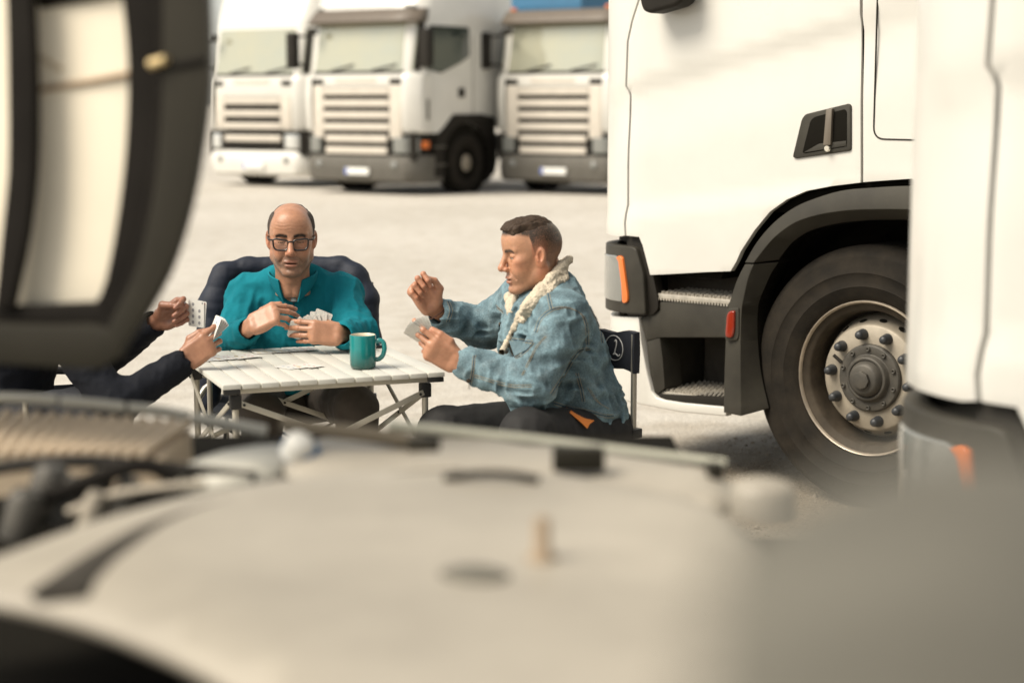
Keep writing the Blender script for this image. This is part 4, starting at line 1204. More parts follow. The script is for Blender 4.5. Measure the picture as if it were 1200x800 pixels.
table_cards(333, 411.5, 4, .052, .1, 'playing card of the row laid nearest the man in teal')
table_cards(350, 430, 3, .034, .5, 'playing card of the small overlapping row at the middle of the table')
# ------------------------------------------------------------------ people: heads, hands, cloth
def prims_head(p, o):
    """p in head space: x forward, y to the person's left, z up; o: options"""
    y = p[:, 1]; q = p.copy(); q[:, 1] = np.abs(y)          # most features are mirrored
    d = ell(p, (-.012, 0, .034), (.099, .076, .084))
    d = smin(d, ell(p, (.026, 0, .002), (.066, .064, .088)), .03)
    d = smin(d, ell(p, (.030, 0, -.058), (.050, .050, .054)), .03)
    d = smin(d, cap(q, (-.004, .056, -.030), (.004, .053, -.062), .016, .015), .022)
    d = smin(d, cap(q, (.004, .053, -.062), (.066, .018, -.101), .015, .016), .022)
    d = smin(d, ell(p, (.077, 0, -.103), (.021, .024, .017)), .016)
    d = smin(d, ell(q, (.058, .044, -.010), (.026, .021, .016)), .02)
    d = smin(d, ell(q, (.060, .030, -.042), (.028, .026, .032)), .02)
    d = smin(d, ell(p, (.074, 0, -.066), (.023, .030, .026)), .016)
    d = smin(d, ell(p, (.056, 0, .058), (.040, .054, .044)), .03)
    d = smin(d, cap(q, (.087, .008, .026), (.072, .046, .028), .0095, .0085), .010)
    # sockets, lids
    d = smax(d, -ell(q, (.099, .032, .005), (.020, .020, .0125)), .014)
    d = smin(d, ell(q, (.0755, .0315, .004), (.0130, .0165, .0125)), .003)
    d = smin(d, ell(q, (.0770, .0315, .0105), (.0120, .0175, .0062)), .004)
    d = smin(d, ell(q, (.0765, .0315, -.0055), (.0110, .0150, .0040)), .006)
    # nose
    d = smin(d, cap(p, (.090, 0, .020), (.1135, 0, -.026), .0078, .0105), .010)
    d = smin(d, ell(p, (.1145, 0, -.030), (.0125, .0115, .0105)), .008)
    d = smin(d, ell(q, (.1010, .0125, -.035), (.0115, .0075, .0085)), .006)
    d = smax(d, -ell(q, (.1085, .0065, -.0425), (.0050, .0040, .0035)), .003)
    # mouth
    d = smin(d, ell(q, (.0935, .008, -.0625), (.0075, .016, .0050)), .006)
    d = smin(d, ell(p, (.0935, 0, -.0765), (.0080, .019, .0060)), .006)
    gap = o.get('mouth', .0016)
    d = smax(d, -ell(p, (.1010, 0, -.0693), (.0150, .0225, gap)), .002)
    d = smax(d, -cap(q, (.097, .021, -.036), (.080, .036, -.066), .0012), .009)          # fold from nose to mouth
    d = smax(d, -cap(p, (.094, -.012, -.0885), (.094, .012, -.0885), .0015), .008)
    # ears
    e = ell(q, (-.004, .077, -.004), (.0175, .0085, .0315), o['earM'])
    e = smax(e, -ell(q, (.002, .0865, .001), (.0110, .0100, .0200), o['earM']), .003)
    e = smin(e, cap(q, (.008, .074, -.004), (.006, .076, -.014), .005), .004)
    d = smin(d, e, .006)
    # neck
    d = smin(d, cap(p, (-.022, 0, -.045), (-.040, 0, -.19), .056, .060), .022)
    d = smin(d, cap(q, (-.020, .058, -.045), (.012, .014, -.185), .012, .011), .02)
    d = smin(d, ell(p, (.018, 0, -.135), (.012, .012, .018)), .015)
    if o.get('wrinkle'):
        fr = (q[:, 2] > .035) & (q[:, 2] < .075) & (p[:, 0] > .04)
        d = d + np.where(fr, .0003 * np.sin(q[:, 2] * 560 + 2.5 * np.sin(q[:, 1] * 55)) * np.clip((q[:, 2] - .035) / .01, 0, 1) * np.clip((.075 - q[:, 2]) / .01, 0, 1), 0)
    return d
ear_ang = R(24)
EARM = (Matrix.Rotation(-ear_ang, 3, 'Z') @ Matrix.Rotation(R(-10), 3, 'Y'))
EARM = np.array(EARM)
def lerp(a, b, t): return a + (b - a) * np.clip(t, 0, 1)[:, None]
def soft(x, a, b): t = np.clip((x - a) / (b - a), 0, 1); return t * t * (3 - 2 * t)
def head_mesh(o):
    f = lambda p: prims_head(p, o)
    v, q = surfnet(f, (-.125, -.105, -.20), (.135, .105, .13), .0016, lip=1.35)
    x, y, z = v.T; ay = np.abs(y)
    n = np.repeat(np.array([o['skin']]), len(v), 0)
    mott = vnoise(v * 45 + 7)[:, None] - .5
    n = n * (1 + .16 * mott + .12 * (vnoise(v * 150 + 2)[:, None] - .5) + .10 * (vnoise(v * 420)[:, None] - .5))
    red = np.array([o['skin']]) * np.array([[1.10, .80, .74]])
    blush = np.exp(-((x - .112) ** 2 + y ** 2 + (z + .03) ** 2) / .00035) + .7 * np.exp(-((x - .07) ** 2 + (ay - .045) ** 2 + (z + .02) ** 2) / .0008) + .9 * np.exp(-((ay - .078) ** 2) / .00008) * (np.abs(x + .004) < .03)
    n = lerp(n, np.repeat(red, len(v), 0), np.clip(blush, 0, 1) * .75)
    # beard shadow
    be = soft(-z, .038, .060) * soft(x, -.01, .02) * (1 - soft(-z, .118, .14)) + soft(x, .085, .095) * (np.abs(z + .053) < .008) * (ay < .03) * .8
    lipm = np.exp(-((z + .0625) / .0048) ** 2 - (y / .021) ** 4) + np.exp(-((z + .0765) / .0055) ** 2 - (y / .019) ** 4)
    lipm = lipm * soft(x, .086, .093)
    n = lerp(n, np.repeat(np.array([o['beard']]), len(v), 0), np.clip(be, 0, 1) * o['beardk'] * (1 - np.clip(lipm, 0, 1)) * (.7 + .6 * vnoise(v * 400)))
    n = lerp(n, np.repeat(np.array([o['lip']]), len(v), 0), np.clip(lipm, 0, 1) * .7)
    slit = np.exp(-((z + .0693) / .0016) ** 2) * (ay < .022) * soft(x, .08, .088)
    n = lerp(n, np.repeat(np.array([[.06, .018, .014]]), len(v), 0), slit * .9)
    # brows
    zb_ = .0225 + .0042 * np.sin(np.clip((ay - .008) / .045, 0, 1) * 2.4) - .004 * soft(ay, .035, .05)
    bw = np.exp(-((z - zb_) / .0054) ** 2) * soft(ay, .008, .014) * (1 - soft(ay, .046, .053)) * (x > .055)
    n = lerp(n, np.repeat(np.array([o['brow']]), len(v), 0), np.clip(bw * o.get('browk', 1.0), 0, 1) * (.75 + .5 * vnoise(v * [200, 200, 500])))
    # eyes
    ex_, ez_ = (ay - .0315), (z - o.get('eyez', .003))
    arc = 1 - (ex_ / .0145) ** 2
    up = .0048 * np.clip(arc, 0, 1) * o.get('open', 1.0); dn = -.0036 * np.clip(arc, 0, 1)
    vq = v.copy(); vq[:, 1] = ay
    onball = (np.minimum(ell(vq, (.0755, .0315, .004), (.0130, .0165, .0125)), ell(vq, (.0770, .0315, .0105), (.0120, .0175, .0062))) < .0010) & (x > .074) & (arc > 0) & (ay > .0185)
    inside = onball & (ez_ < up) & (ez_ > dn)
    n[inside] = o.get('sclera', (.55, .48, .42))
    gy = o.get('gaze', 0.0)
    iris = inside & (((y - np.sign(y) * .0315 - gy) ** 2 + (ez_ - o.get('gz', 0)) ** 2) < .0052 ** 2)
    n[iris] = (.045, .022, .012)
    lash = onball & (np.abs(ez_ - up) < .0012)
    n[lash] = (.03, .018, .012)
    lash2 = onball & (np.abs(ez_ - dn) < .0007)
    n[lash2] = n[lash2] * .55
    # cropped hair: scalp shade
    hr = o['hairmask'](v)
    n = lerp(n, np.repeat(np.array([o['hair']]), len(v), 0), np.clip(hr * (.95 + .6 * (vnoise(v * 420) - .4)), 0, 1))
    return v, q, n, f

FING = dict(index=((.094, .030, .001), (.046, .027, .021), .0088, .055), middle=((.098, .009, .003), (.050, .031, .022), .0091, .01),
            ring=((.092, -.012, .001), (.046, .029, .022), .0087, -.035), pinky=((.083, -.031, -.003), (.037, .021, .019), .0076, -.09))
def hand_build(pose, left=False, armdir=(-1, 0, 0), arm=.075):
    """hand space: x to the fingers, z out of the back, y to the thumb (mirrored for a left hand). pose[finger] = (mcp, pip, dip, spread) in degrees"""
    segs = []; nails = []
    ad = np.array(armdir, float); ad /= np.linalg.norm(ad)
    if left: ad = ad * [1, -1, 1]
    ay_ = np.cross([0, 0, 1.], -ad); ay_ /= np.linalg.norm(ay_)
    for k, (root, ln, r0, sp0) in FING.items():
        a = pose[k]; spread = sp0 + R(a[3] if len(a) > 3 else 0)
        p = np.array(root); ang = 0; pts = [p]; ns = []
        for i in range(3):
            ang += R(a[i])
            d = np.array([math.cos(ang) * math.cos(spread), math.cos(ang) * math.sin(spread), -math.sin(ang)])
            nb = np.array([math.sin(ang) * math.cos(spread), math.sin(ang) * math.sin(spread), math.cos(ang)])
            p = p + d * ln[i]; pts.append(p); ns.append(nb)
        segs.append((pts, [r0 * 1.06, r0 * .98, r0 * .90, r0 * .76], k))
        nails.append((pts[3] + ns[2] * r0 * .70 - d * .002, d, ns[2]))
    t = [np.array(q) for q in pose['thumb']]
    segs.append(([np.array((.016, .018, -.008))] + t, [.0155, .0132, .0110, .0088], 'thumb'))
    td = t[2] - t[1]; td /= np.linalg.norm(td)
    tn = np.array(pose.get('thumbnail', (0, .7, .7)), float); tn -= td * (tn @ td); tn /= np.linalg.norm(tn)
    nails.append((t[2] + tn * .0072 - td * .002, td, tn))
    def f(p):
        d = rbox(p, (.050, .000, .001), (.050, .040, .0135), .0130)
        d = smin(d, ell(p, (.088, .0, .001), (.022, .040, .0135)), .010)
        d = smin(d, ell(p, (.038, .026, -.010), (.034, .016, .0145)), .010)
        d = smin(d, ell(p, (.036, -.028, -.008), (.038, .0135, .0135)), .010)
        d = smin(d, cap(p, ad * arm + ay_ * .010, (.006, .012, 0), .0240, .0180), .012)
        d = smin(d, cap(p, ad * arm - ay_ * .010, (.006, -.013, 0), .0240, .0180), .012)
        for pts, rs, k in segs:
            e = None
            for i in range(len(pts) - 1):
                c = cap(p, pts[i], pts[i + 1], rs[i], rs[i + 1]); e = c if e is None else smin(e, c, .003)
            if k != 'thumb':
                e = smin(e, sph(p, pts[1] , rs[1] * 1.05), .003)
                d = np.where(True, smin(d, e, .0045 if True else 0), d)
            else: d = smin(d, e, .008)
        # finger webs stay apart where the fingers run side by side
        for k in range(3):
            a, b = segs[k][0], segs[k + 1][0]
            m0, m1, m2 = (a[0] + b[0]) / 2, (a[1] + b[1]) / 2, (a[2] + b[2]) / 2
            m0 = m0 + (m1 - m0) * .45
            d = smax(d, -smin(cap(p, m0, m1, .0008), cap(p, m1, m2, .0008), .002), .0035)
        return d
    allp = np.array([q for s in segs for q in s[0]])
    lo = np.minimum(np.minimum(allp.min(0), (-.03, -.045, -.03)), ad * arm - .022) - .016; hi = np.maximum(np.maximum(allp.max(0), (.1, .045, .02)), ad * arm + .022) + .016
    v, q = surfnet(f, lo, hi, .0017, lip=1.35)
    skin = np.array(pose['skin'])
    c = np.repeat(skin[None], len(v), 0) * (1 + .12 * (vnoise(v * 60 + 3)[:, None] - .5))
    red = skin * [1.08, .78, .72]
    for s in segs:
        for j, w in ((1, .35), (2, .4), (3, .75)):
            g = np.exp(-np.sum((v - s[0][min(j, len(s[0]) - 1)]) ** 2, 1) / .00010) * w
            c = lerp(c, np.repeat(red[None], len(v), 0), g)
    for s in segs[:4]:
        for j in (0, 1, 2):
            g = np.exp(-np.sum((v - (s[0][j] + np.array([0, 0, .006]))) ** 2, 1) / .00003) * .35
            c = lerp(c, np.repeat((skin * [.72, .58, .52])[None], len(v), 0), g)
    for (npos, d, nn) in nails:
        r_ = v - npos; u = r_ @ d; w = r_ @ np.cross(nn, d); h = r_ @ nn
        m = np.clip(1.5 - ((u / .0062) ** 2 + (w / .0050) ** 2) * 1.2, 0, 1) * (np.abs(h) < .0045)
        c = lerp(c, np.repeat((skin * [1.2, 1.05, 1.02] + .04)[None], len(v), 0), m * .8)
    if left:
        v = v * [1, -1, 1]; q = q[:, ::-1]
    return v, q, c, segs
def place(v, Rm, t, s=1.0): return (v * s) @ Rm.T + np.asarray(t)
def join(parts):
    vs, qs, cs, n = [], [], [], 0
    for v, q, c in parts:
        vs.append(v); qs.append(q + n); cs.append(c); n += len(v)
    return np.concatenate(vs), np.concatenate(qs), np.concatenate(cs)
M_skin = mat('skin', (.5, .3, .2), .40, vcol=True, var=.16, vscale=90, sss=.10, spec=.5, bump=.45, bscale=520, bdist=.0008)
def trace(f, px, Y0=4.2, Y1=7.5, off=.0):
    out = []
    dirs = np.array([ray(x, y) for x, y in px]); dirs /= dirs[:, 1:2]
    t = np.full(len(px), Y0); o = np.array([0, 0, CAM_H])
    for _ in range(90):
        d = f(o + dirs * t[:, None]); t = np.minimum(t + np.clip(d, -.01, .1) * .75, Y1)
    return o + dirs * t[:, None]
def cloth(name, f, lo, hi, h, material, person, lip=1.3, cols=None):
    v, q = surfnet(f, lo, hi, h, lip=lip, extra=.01)
    me = np_mesh(name, v, q, cols(v) if cols else None)
    o = link(name, me, material, person, loc=-person.location)
    return o
def child(b, name, material, person, **k):
    o = b.build(name, material, person, **k); o.location = -person.location; return o
def seam_line(name, f, px, material, person, r=.0016, off=.0012, n=6):
    pts = trace(f, [tuple(p) for p in cr_spline([np.array(p, float) for p in px], n)])
    pts = pts + grad(f, pts) * off
    b = MB(); b.tube([tuple(p) for p in pts], r, 5); return child(b, name, material, person, smooth=True)
def shoe(name, person, ankle, direction, material):
    d = np.array([direction[0], direction[1], 0.]); d /= np.linalg.norm(d); s = np.array([-d[1], d[0], 0])
    a = np.array([ankle[0], ankle[1], 0])
    def f(p):
        e = ell(p, a + d * .10 + [0, 0, .042], (.145, .048, .045), np.stack([d, s, [0, 0, 1.]], 1))
        e = smin(e, cap(p, a + [0, 0, .06], a + [0, 0, .13], .052, .050), .03)
        e = smax(e, -(p[:, 2] - .012), .004)
        e = smin(e, rbox(p, a + d * .085 + [0, 0, .012], (.148, .050, .012), .01, np.stack([d, s, [0, 0, 1.]], 1)), .003)
        return e
    return cloth(name, f, a + [-.27, -.27, -.005], a + [.27, .27, .16], .007, material, person)
# ------------------------------------------------------------------ man in the teal jumper
M_teal = mat('teal_fleece', (.008, .178, .225), .95, var=.28, vscale=7, bump=.55, bscale=260, bdist=.002, spec=.15)
M_brownpants = mat('grey_brown_trousers', (.060, .048, .038), .85, var=.3, vscale=10, bump=.3, bscale=300)
M_shoe = mat('black_shoe', (.02, .018, .016), .6, var=.3)
M_tshirt = mat('white_tshirt', (.72, .70, .66), .8)
M_frame = mat('dark_glasses_frame', (.018, .010, .008), .3, coat=.4)
M_lens = mat('spectacle_lens', (.9, .92, .92), .03, trans=1.0)
M_zip = mat('zip', (.006, .045, .055), .6)
V3 = lambda *a: np.array(a, float)
root = P(343, 470, 6.25); teal = thing('person', 'balding man in teal half-zip jumper and glasses sorting cards behind the table', 'person', (root[0], root[1], 0))
shA, shB = P(290, 347, 6.11), P(401, 346, 6.11)           # his right shoulder is on the left of the picture
elA, elB = P(270, 402, 5.92), P(420, 391, 5.92)
wrA, wrB = P(293, 384, 5.71), P(401, 392, 5.70)
nk = P(343, 322, 6.05)
chest, belly = P(345, 384, 6.13), P(344, 446, 6.17)
hip = V3(root[0], 6.26, .47)
def f_torso_teal(p):
    d = cap(p, shA, shB, .062)
    d = smin(d, ell(p, chest, (.185, .120, .165)), .07)
    d = smin(d, ell(p, belly, (.185, .135, .16)), .07)
    d = smin(d, ell(p, hip + [0, -.01, .07], (.185, .15, .12)), .07)
    for s, sh in ((-1, shA), (1, shB)):
        d = smin(d, cap(p, nk + [s * .045, .03, -.005], sh + [-s * .02, 0, .012], .040, .045), .05)
    return d
def fold_teal(p):
    # long soft folds that run from the shoulders down and round the elbows
    u = ridged(p * [26, 14, 7] + vnoise(p * 9)[:, None] * 1.2)
    w = ridged(p * [17, 20, 17] + 5.1)
    return -.0100 * (u - .45) - .0085 * (w - .5) - .004 * (ridged(p * [44, 30, 24]) - .5) - .0009 * vnoise(p * 160)
def f_teal(p):
    d = f_torso_teal(p)
    for sh, el, wr in ((shA, elA, wrA), (shB, elB, wrB)):
        we = wr + (el - wr) * (.22 if sh is shA else .10)
        a = smin(cap(p, sh, el, .066, .056), cap(p, el, we, .058, .040), .035)
        w0 = .22 if sh is shA else .08
        a = smin(a, cap(p, wr + (el - wr) * w0, wr + (el - wr) * (w0 + .14), .0410, .0415), .006)
        d = smin(d, a, .035)
    d = d + fold_teal(p)
    d = smax(d, -cap(p, nk + [0, -.01, .02], P(344, 350, 5.99), .058, .010), .006)
    for el, wr in ((elA, wrA), (elB, wrB)):               # hollow cuffs
        d = smax(d, -cap(p, wr + (wr - el) * .2, wr + (el - wr) * (.34 if el is elA else .2), .0325), .004)
    d = smax(d, -(p[:, 2] - .50), .01)
    return d
cloth('jumper', f_teal, V3(-1.10, 5.62, .49), V3(-.40, 6.42, 1.02), .0045, M_teal, teal)
# half-zip collar
cb = MB(); rings = []
hd1 = P(341.5, 279.5, 5.98)
for k in range(25):
    a = R(-152 + 304 * k / 24)                               # 0 = back of the neck
    fr = abs(a) / R(152)
    c = nk + [.002, .0, 0]
    rx, ry = .071, .070
    out = V3(math.sin(a), math.cos(a), 0)
    drop = .062 * fr ** 2.2
    lowr = c + V3(out[0] * rx * (1 - .30 * fr ** 4), out[1] * ry - .012 * fr, -.018 - .070 * fr ** 2.5)
    hi_ = c + V3(out[0] * (rx + .010 + .006 * fr), out[1] * (ry + .004) - .016 * fr, .022 - .034 * fr ** 2)
    mid_ = (lowr + hi_) / 2 + out * .003
    n_ = out * .0055
    rings.append([tuple(q) for q in (lowr + n_, mid_ + n_, hi_ + n_ * .8, hi_ + [0, 0, .003], hi_ - n_ * .8, mid_ - n_, lowr - n_)])
cb.loft(rings); child(cb, 'jumper_collar', M_teal, teal, smooth=True)
seam_line('zip', f_teal, [(344, 353), (344.5, 362), (345, 371), (345, 380)], M_zip, teal, r=.0032, off=.001)
tb_ = MB(); q0 = P(343.2, 349, 5.985)
tb_.lathe([(0, .004), (.005, .003), (.0085, -.002), (.010, -.012)], 14, Matrix.Translation(q0 + [0, .020, -.002])); child(tb_, 'tshirt', M_tshirt, teal, smooth=True)
# head
def hm_teal(v):
    x, y, z = v.T; ay = np.abs(y)
    m = soft(ay, .050, .063) * soft(-x, -.050 , -.025) * (1 - soft(z, .092, .108)) * soft(z, -.020, .004)
    back = soft(-x, .022, .045) * (1 - soft(z, .112, .124)) * soft(z, -.06, -.03)
    ear = np.exp(-((x + .004) ** 2 / .0005 + (z + .004) ** 2 / .0012)) * (ay > .0745)
    return np.clip(np.maximum(m, back) * (1 - ear), 0, 1) * .88
SK1 = (.45, .232, .14)
o1 = dict(skin=SK1, earM=EARM, beard=(.15, .098, .07), beardk=.55, lip=(.34, .13, .10), brow=(.018, .011, .008), browk=1.35, hair=(.045, .036, .030), hairmask=hm_teal, open=.45, sclera=(.30, .22, .17), eyez=-.001, gz=-.0012, mouth=.0026, wrinkle=True)
hv, hq, hc, hf1 = head_mesh(o1)
fw1 = V3(.10, -1, -.09); fw1 /= np.linalg.norm(fw1)
HR1 = rot_to(fw1, (0, 0, 1)); HS1 = 1.035
hw = place(hv, HR1, hd1, HS1)
def f_hair1(p):
    h = ell(p, (-.012, 0, .034), (.099, .076, .084))
    h = smin(h, ell(p, (.026, 0, .002), (.066, .064, .088)), .03)
    ay = np.abs(p[:, 1])
    k = soft(ay, .046, .062) * soft(-p[:, 0], -.042, -.014) * (1 - soft(p[:, 2], .082, .106)) * soft(p[:, 2], -.004 , .022)
    kb = soft(-p[:, 0], .020, .05) * (1 - soft(p[:, 2], .106, .122)) * soft(p[:, 2], -.055, -.03)
    k = np.maximum(k, kb) * (1 - np.exp(-((p[:, 0] + .004) ** 2 / .0006 + (p[:, 2] + .004) ** 2 / .0009)))
    st = vnoise(np.stack([p[:, 0] * 260, p[:, 1] * 260, p[:, 2] * 130], 1)) - .5
    return h + .005 - .0095 * k - .0035 * st * k
v_, q_ = surfnet(f_hair1, (-.125, -.095, -.08), (.07, .095, .135), .0018, lip=1.5)
hb_ = .55 + .9 * vnoise(np.stack([v_[:, 0] * 300, v_[:, 1] * 300, v_[:, 2] * 120], 1))
M_hairgrey = mat('cropped_grey_brown_hair', (.05, .04, .03), .7, vcol=True, spec=.25)
link('hair', np_mesh('hair', place(v_, HR1, hd1, HS1), q_, np.array([[.058, .046, .038]]) * hb_[:, None]), M_hairgrey, teal, loc=-teal.location)
# hands: his right is on the left of the picture, palm down over the cards; his left holds them
poseA = dict(index=(50, 14, 8, -2), middle=(56, 16, 10, -1), ring=(60, 18, 10, 0), pinky=(63, 20, 10, 2), thumb=((.046, .045, -.020), (.080, .056, -.030), (.106, .052, -.040)), thumbnail=(0, .9, .4), skin=(.46, .24, .148))
poseB = dict(index=(22, 14, 6, 0), middle=(26, 14, 6, 1), ring=(28, 15, 8, 1), pinky=(30, 18, 8, 4), thumb=((.046, .040, -.030), (.078, .040, -.042), (.104, .030, -.046)), skin=(.43, .22, .132))
HA = rot_to((.86, -.10, .42), (.12, -.74, .62)); HB = rot_to((-.98, -.14, .10), (-.10, -.92, .22))
wA = P(294, 381, 5.70); wB = P(399, 391.5, 5.70)
vA, qA, cA, sA = hand_build(poseA, False, HA.T @ (elA - wA))
vB, qB, cB, sB = hand_build(poseB, True, HB.T @ (elB - wB))
hAw, hBw = place(vA, HA, wA), place(vB, HB, wB)
def f_under(p):
    d = smin(ell(p, chest, (.16, .10, .15)), ell(p, belly, (.165, .115, .16)), .06)
    d = smin(d, cap(p, shA + [.02, 0, -.01], shB + [-.02, 0, -.01], .045), .06)
    d = smin(d, cap(p, nk + [0, .02, -.06], nk + [0, .0, .03], .06, .05), .04)
    for sh, el, wr in ((shA, elA, wA), (shB, elB, wB)):
        d = smin(d, smin(cap(p, sh, el, .042, .036), cap(p, el, wr + (el - wr) * .25, .038, .026), .02), .03)
    return d
bv, bq = surfnet(f_under, V3(-1.08, 5.64, .5), V3(-.42, 6.4, 1.12), .009)
jv, jq, jc = join([(hw, hq, hc), (hAw, qA, cA), (hBw, qB, cB), (bv, bq, np.repeat(np.array([SK1]), len(bv), 0))])
link('body', np_mesh('body', jv, jq, jc), M_skin, teal, loc=-teal.location)
# glasses
def H1(x, y, z): return tuple(place(V3(x, y, z)[None], HR1, hd1, HS1)[0])
gl = None
def rimpts(s):
    out = []
    for (yy, zz) in roundpoly([(.0080, .015), (.0080, -.012), (.018, -.0190), (.049, -.0175), (.0565, -.009), (.0590, .0165), (.05, .0200)], .010, 4):
        out.append((.1035 - .19 * max(0, yy - .012) ** 1.35 * 2.2, s * yy, zz - .004))
    return out
gb = MB(); gb.tube([H1(*p) for p in [(.104, .010, .006), (.1075, 0, .0075), (.104, -.010, .006)]], .0028, 8); gl = child(gb, 'glasses', M_frame, teal, smooth=True)
for s in (-1, 1):
    rp_ = rimpts(s); gb = MB(); gb.tube([H1(*p) for p in rp_ + rp_[:2]], .0033, 8); o_ = gb.build('glasses_rim', M_frame, gl, smooth=True)
    gb = MB(); gb.tube([H1(*p) for p in [(.0895, s * .058, .0105), (.080, s * .074, .0105), (.03, s * .0795, .010), (.004, s * .0785, .010), (-.012, s * .0775, -.010)]], .0024, 6, flat=1.5); gb.build('glasses_arm', M_frame, gl, smooth=True)
    gb = MB(); cpt = np.mean(rp_, 0); gb.add([H1(*p) for p in rp_] + [H1(*cpt)], [(i, (i + 1) % len(rp_), len(rp_)) for i in range(len(rp_))]); gb.build('glasses_lens', M_lens, gl, smooth=True)
# trousers and shoes
knA, knB = P(306, 486, 5.72), P(417, 478, 5.70)
hiA, hiB = hip + [-.10, 0, 0], hip + [.10, 0, 0]
anA, anB = V3(knA[0] - .02, knA[1] + .10, .09), V3(knB[0] + .02, knB[1] + .12, .09)
def f_tp(p):
    d = ell(p, hip, (.19, .15, .12))
    for hi_, kn, an in ((hiA, knA, anA), (hiB, knB, anB)):
        l = smin(cap(p, hi_, kn, .088, .070), cap(p, kn, an, .070, .054), .03)
        d = smin(d, l, .03)
    return d - .006 * (ridged(p * [14, 10, 14]) - .5) - .004 * (ridged(p * 30) - .5)
cloth('trousers', f_tp, V3(-1.15, 5.55, .05), V3(-.35, 6.45, .66), .008, M_brownpants, teal)
shoe('shoe', teal, anA, (-.1, -1), M_shoe); shoe('shoe', teal, anB, (.15, -1), M_shoe)

# his cards: a fan between thumb and fingers, backs towards us
gp = P(374, 385, 5.745)
upB = V3(-.55, .0, .60)
for i, (cx, cy, ang, dy) in enumerate([(368, 384, 78, .012), (366, 385, 66, .0105), (363, 386, 52, .009), (358, 387, 36, .0075), (353, 389, 18, .006), (372, 381, 96, .0135), (375, 379, 112, .015)]):
    c = P(cx, cy, 5.705 + dy); a = R(ang - 90)
    u = V3(-math.sin(a), .12, math.cos(a)); u /= np.linalg.norm(u)
    u = V3(math.cos(R(ang)) * -1, .10, math.sin(R(ang)) * .9)
    u = V3(math.cos(R(180 - ang)), .08, math.sin(R(180 - ang))) ; u /= np.linalg.norm(u)
    fc = V3(.10, 1, .25); fc -= u * (fc @ u); fc /= np.linalg.norm(fc)
    card(['fourth playing card from the right, grey-backed, in the teal man\'s fan', 'fifth playing card from the right, grey-backed, in the teal man\'s fan', 'grey-backed playing card under the fingers in the teal man\'s fan', 'grey-backed playing card low in the teal man\'s fan, under the fingertips', 'lowest grey-backed playing card hanging from the teal man\'s fan', 'second playing card from the right, grey-backed, in the teal man\'s fan', 'rightmost grey-backed playing card in the teal man\'s fan'][i], 'cards held by the man in teal', c, np.stack([np.cross(u, fc), u, fc], 1))
# ------------------------------------------------------------------ man in the denim jacket
def denim_mat():
    m = mat('washed_denim', (.135, .225, .285), .85, spec=.2)
    nt = m.node_tree; N, L = nt.nodes, nt.links; b = N['Principled BSDF']
    tc = N.new('ShaderNodeTexCoord')
    def noise(s, det=5, rough=.6):
        n = N.new('ShaderNodeTexNoise'); n.inputs['Scale'].default_value = s; n.inputs['Detail'].default_value = det; n.inputs['Roughness'].default_value = rough
        L.new(tc.outputs['Object'], n.inputs['Vector']); return n
    n1 = noise(16, 7, .7); n2 = noise(190, 3); 
    r = N.new('ShaderNodeValToRGB'); L.new(n1.outputs['Fac'], r.inputs[0])
    e = r.color_ramp.elements
    e[0].position = .32; e[0].color = (.104, .152, .174, 1); e[1].position = .70; e[1].color = (.170, .228, .250, 1)
    k = e.new(.5); k.color = (.130, .200, .230, 1)
    mp = N.new('ShaderNodeMapRange'); L.new(n2.outputs['Fac'], mp.inputs[0]); mp.inputs[1].default_value = .3; mp.inputs[2].default_value = .7; mp.inputs[3].default_value = .72; mp.inputs[4].default_value = 1.28
    mx = N.new('ShaderNodeMix'); mx.data_type = 'RGBA'; mx.blend_type = 'MULTIPLY'; mx.inputs[0].default_value = 1
    L.new(r.outputs[0], mx.inputs[6]); L.new(mp.outputs[0], mx.inputs[7])
    at = N.new('ShaderNodeAttribute'); at.attribute_name = 'Col'
    m2 = N.new('ShaderNodeMix'); m2.data_type = 'RGBA'; m2.blend_type = 'MULTIPLY'; m2.inputs[0].default_value = 1
    L.new(mx.outputs[2], m2.inputs[6]); L.new(at.outputs['Color'], m2.inputs[7])
    L.new(m2.outputs[2], b.inputs['Base Color'])
    wv = N.new('ShaderNodeTexWave'); wv.inputs['Scale'].default_value = 260; wv.inputs['Distortion'].default_value = 1.5; wv.bands_direction = 'DIAGONAL'; L.new(tc.outputs['Object'], wv.inputs['Vector'])
    bp = N.new('ShaderNodeBump'); bp.inputs['Strength'].default_value = .2; bp.inputs['Distance'].default_value = .0010
    ad = N.new('ShaderNodeMath'); L.new(wv.outputs['Fac'], ad.inputs[0]); L.new(n2.outputs['Fac'], ad.inputs[1])
    L.new(ad.outputs[0], bp.inputs['Height']); L.new(bp.outputs[0], b.inputs['Normal'])
    return m
M_denim = denim_mat()
M_sherpa = mat('cream_sherpa', (.60, .525, .41), .95, var=.28, vscale=90, bump=.8, bscale=170, bdist=.004, spec=.1)  # darker mottling partly stands for the shade between curls
M_thread = mat('tan_stitching', (.30, .245, .16), .8)
M_seamdk = mat('dark_denim_seam', (.030, .055, .080), .9)
M_blackpants = mat('black_trousers', (.010, .0095, .0095), .8, var=.3, vscale=14, bump=.3, bscale=220)
M_orange = mat('orange_tag', (.85, .25, .03), .6)
M_button = mat('dark_metal_button', (.06, .05, .04), .35, metal=.7)
M_hairdk = mat('dark_brown_hair', (.030, .019, .012), .7, vcol=True, spec=.3)
rootd = P(674, 470, 5.42); den = thing('person', 'man in sherpa-lined denim jacket and black trousers with one fist raised, seen in profile', 'person', (rootd[0], rootd[1], 0))
Fd = V3(-.90, -.42, 0); Fd /= np.linalg.norm(Fd); Ld = V3(-Fd[1], Fd[0], 0)          # Ld: his left, towards the camera
pel = V3(rootd[0] + .02, 5.42, .50)
nkd = P(643, 333, 5.39)
upd = nkd - pel; upd /= np.linalg.norm(upd)
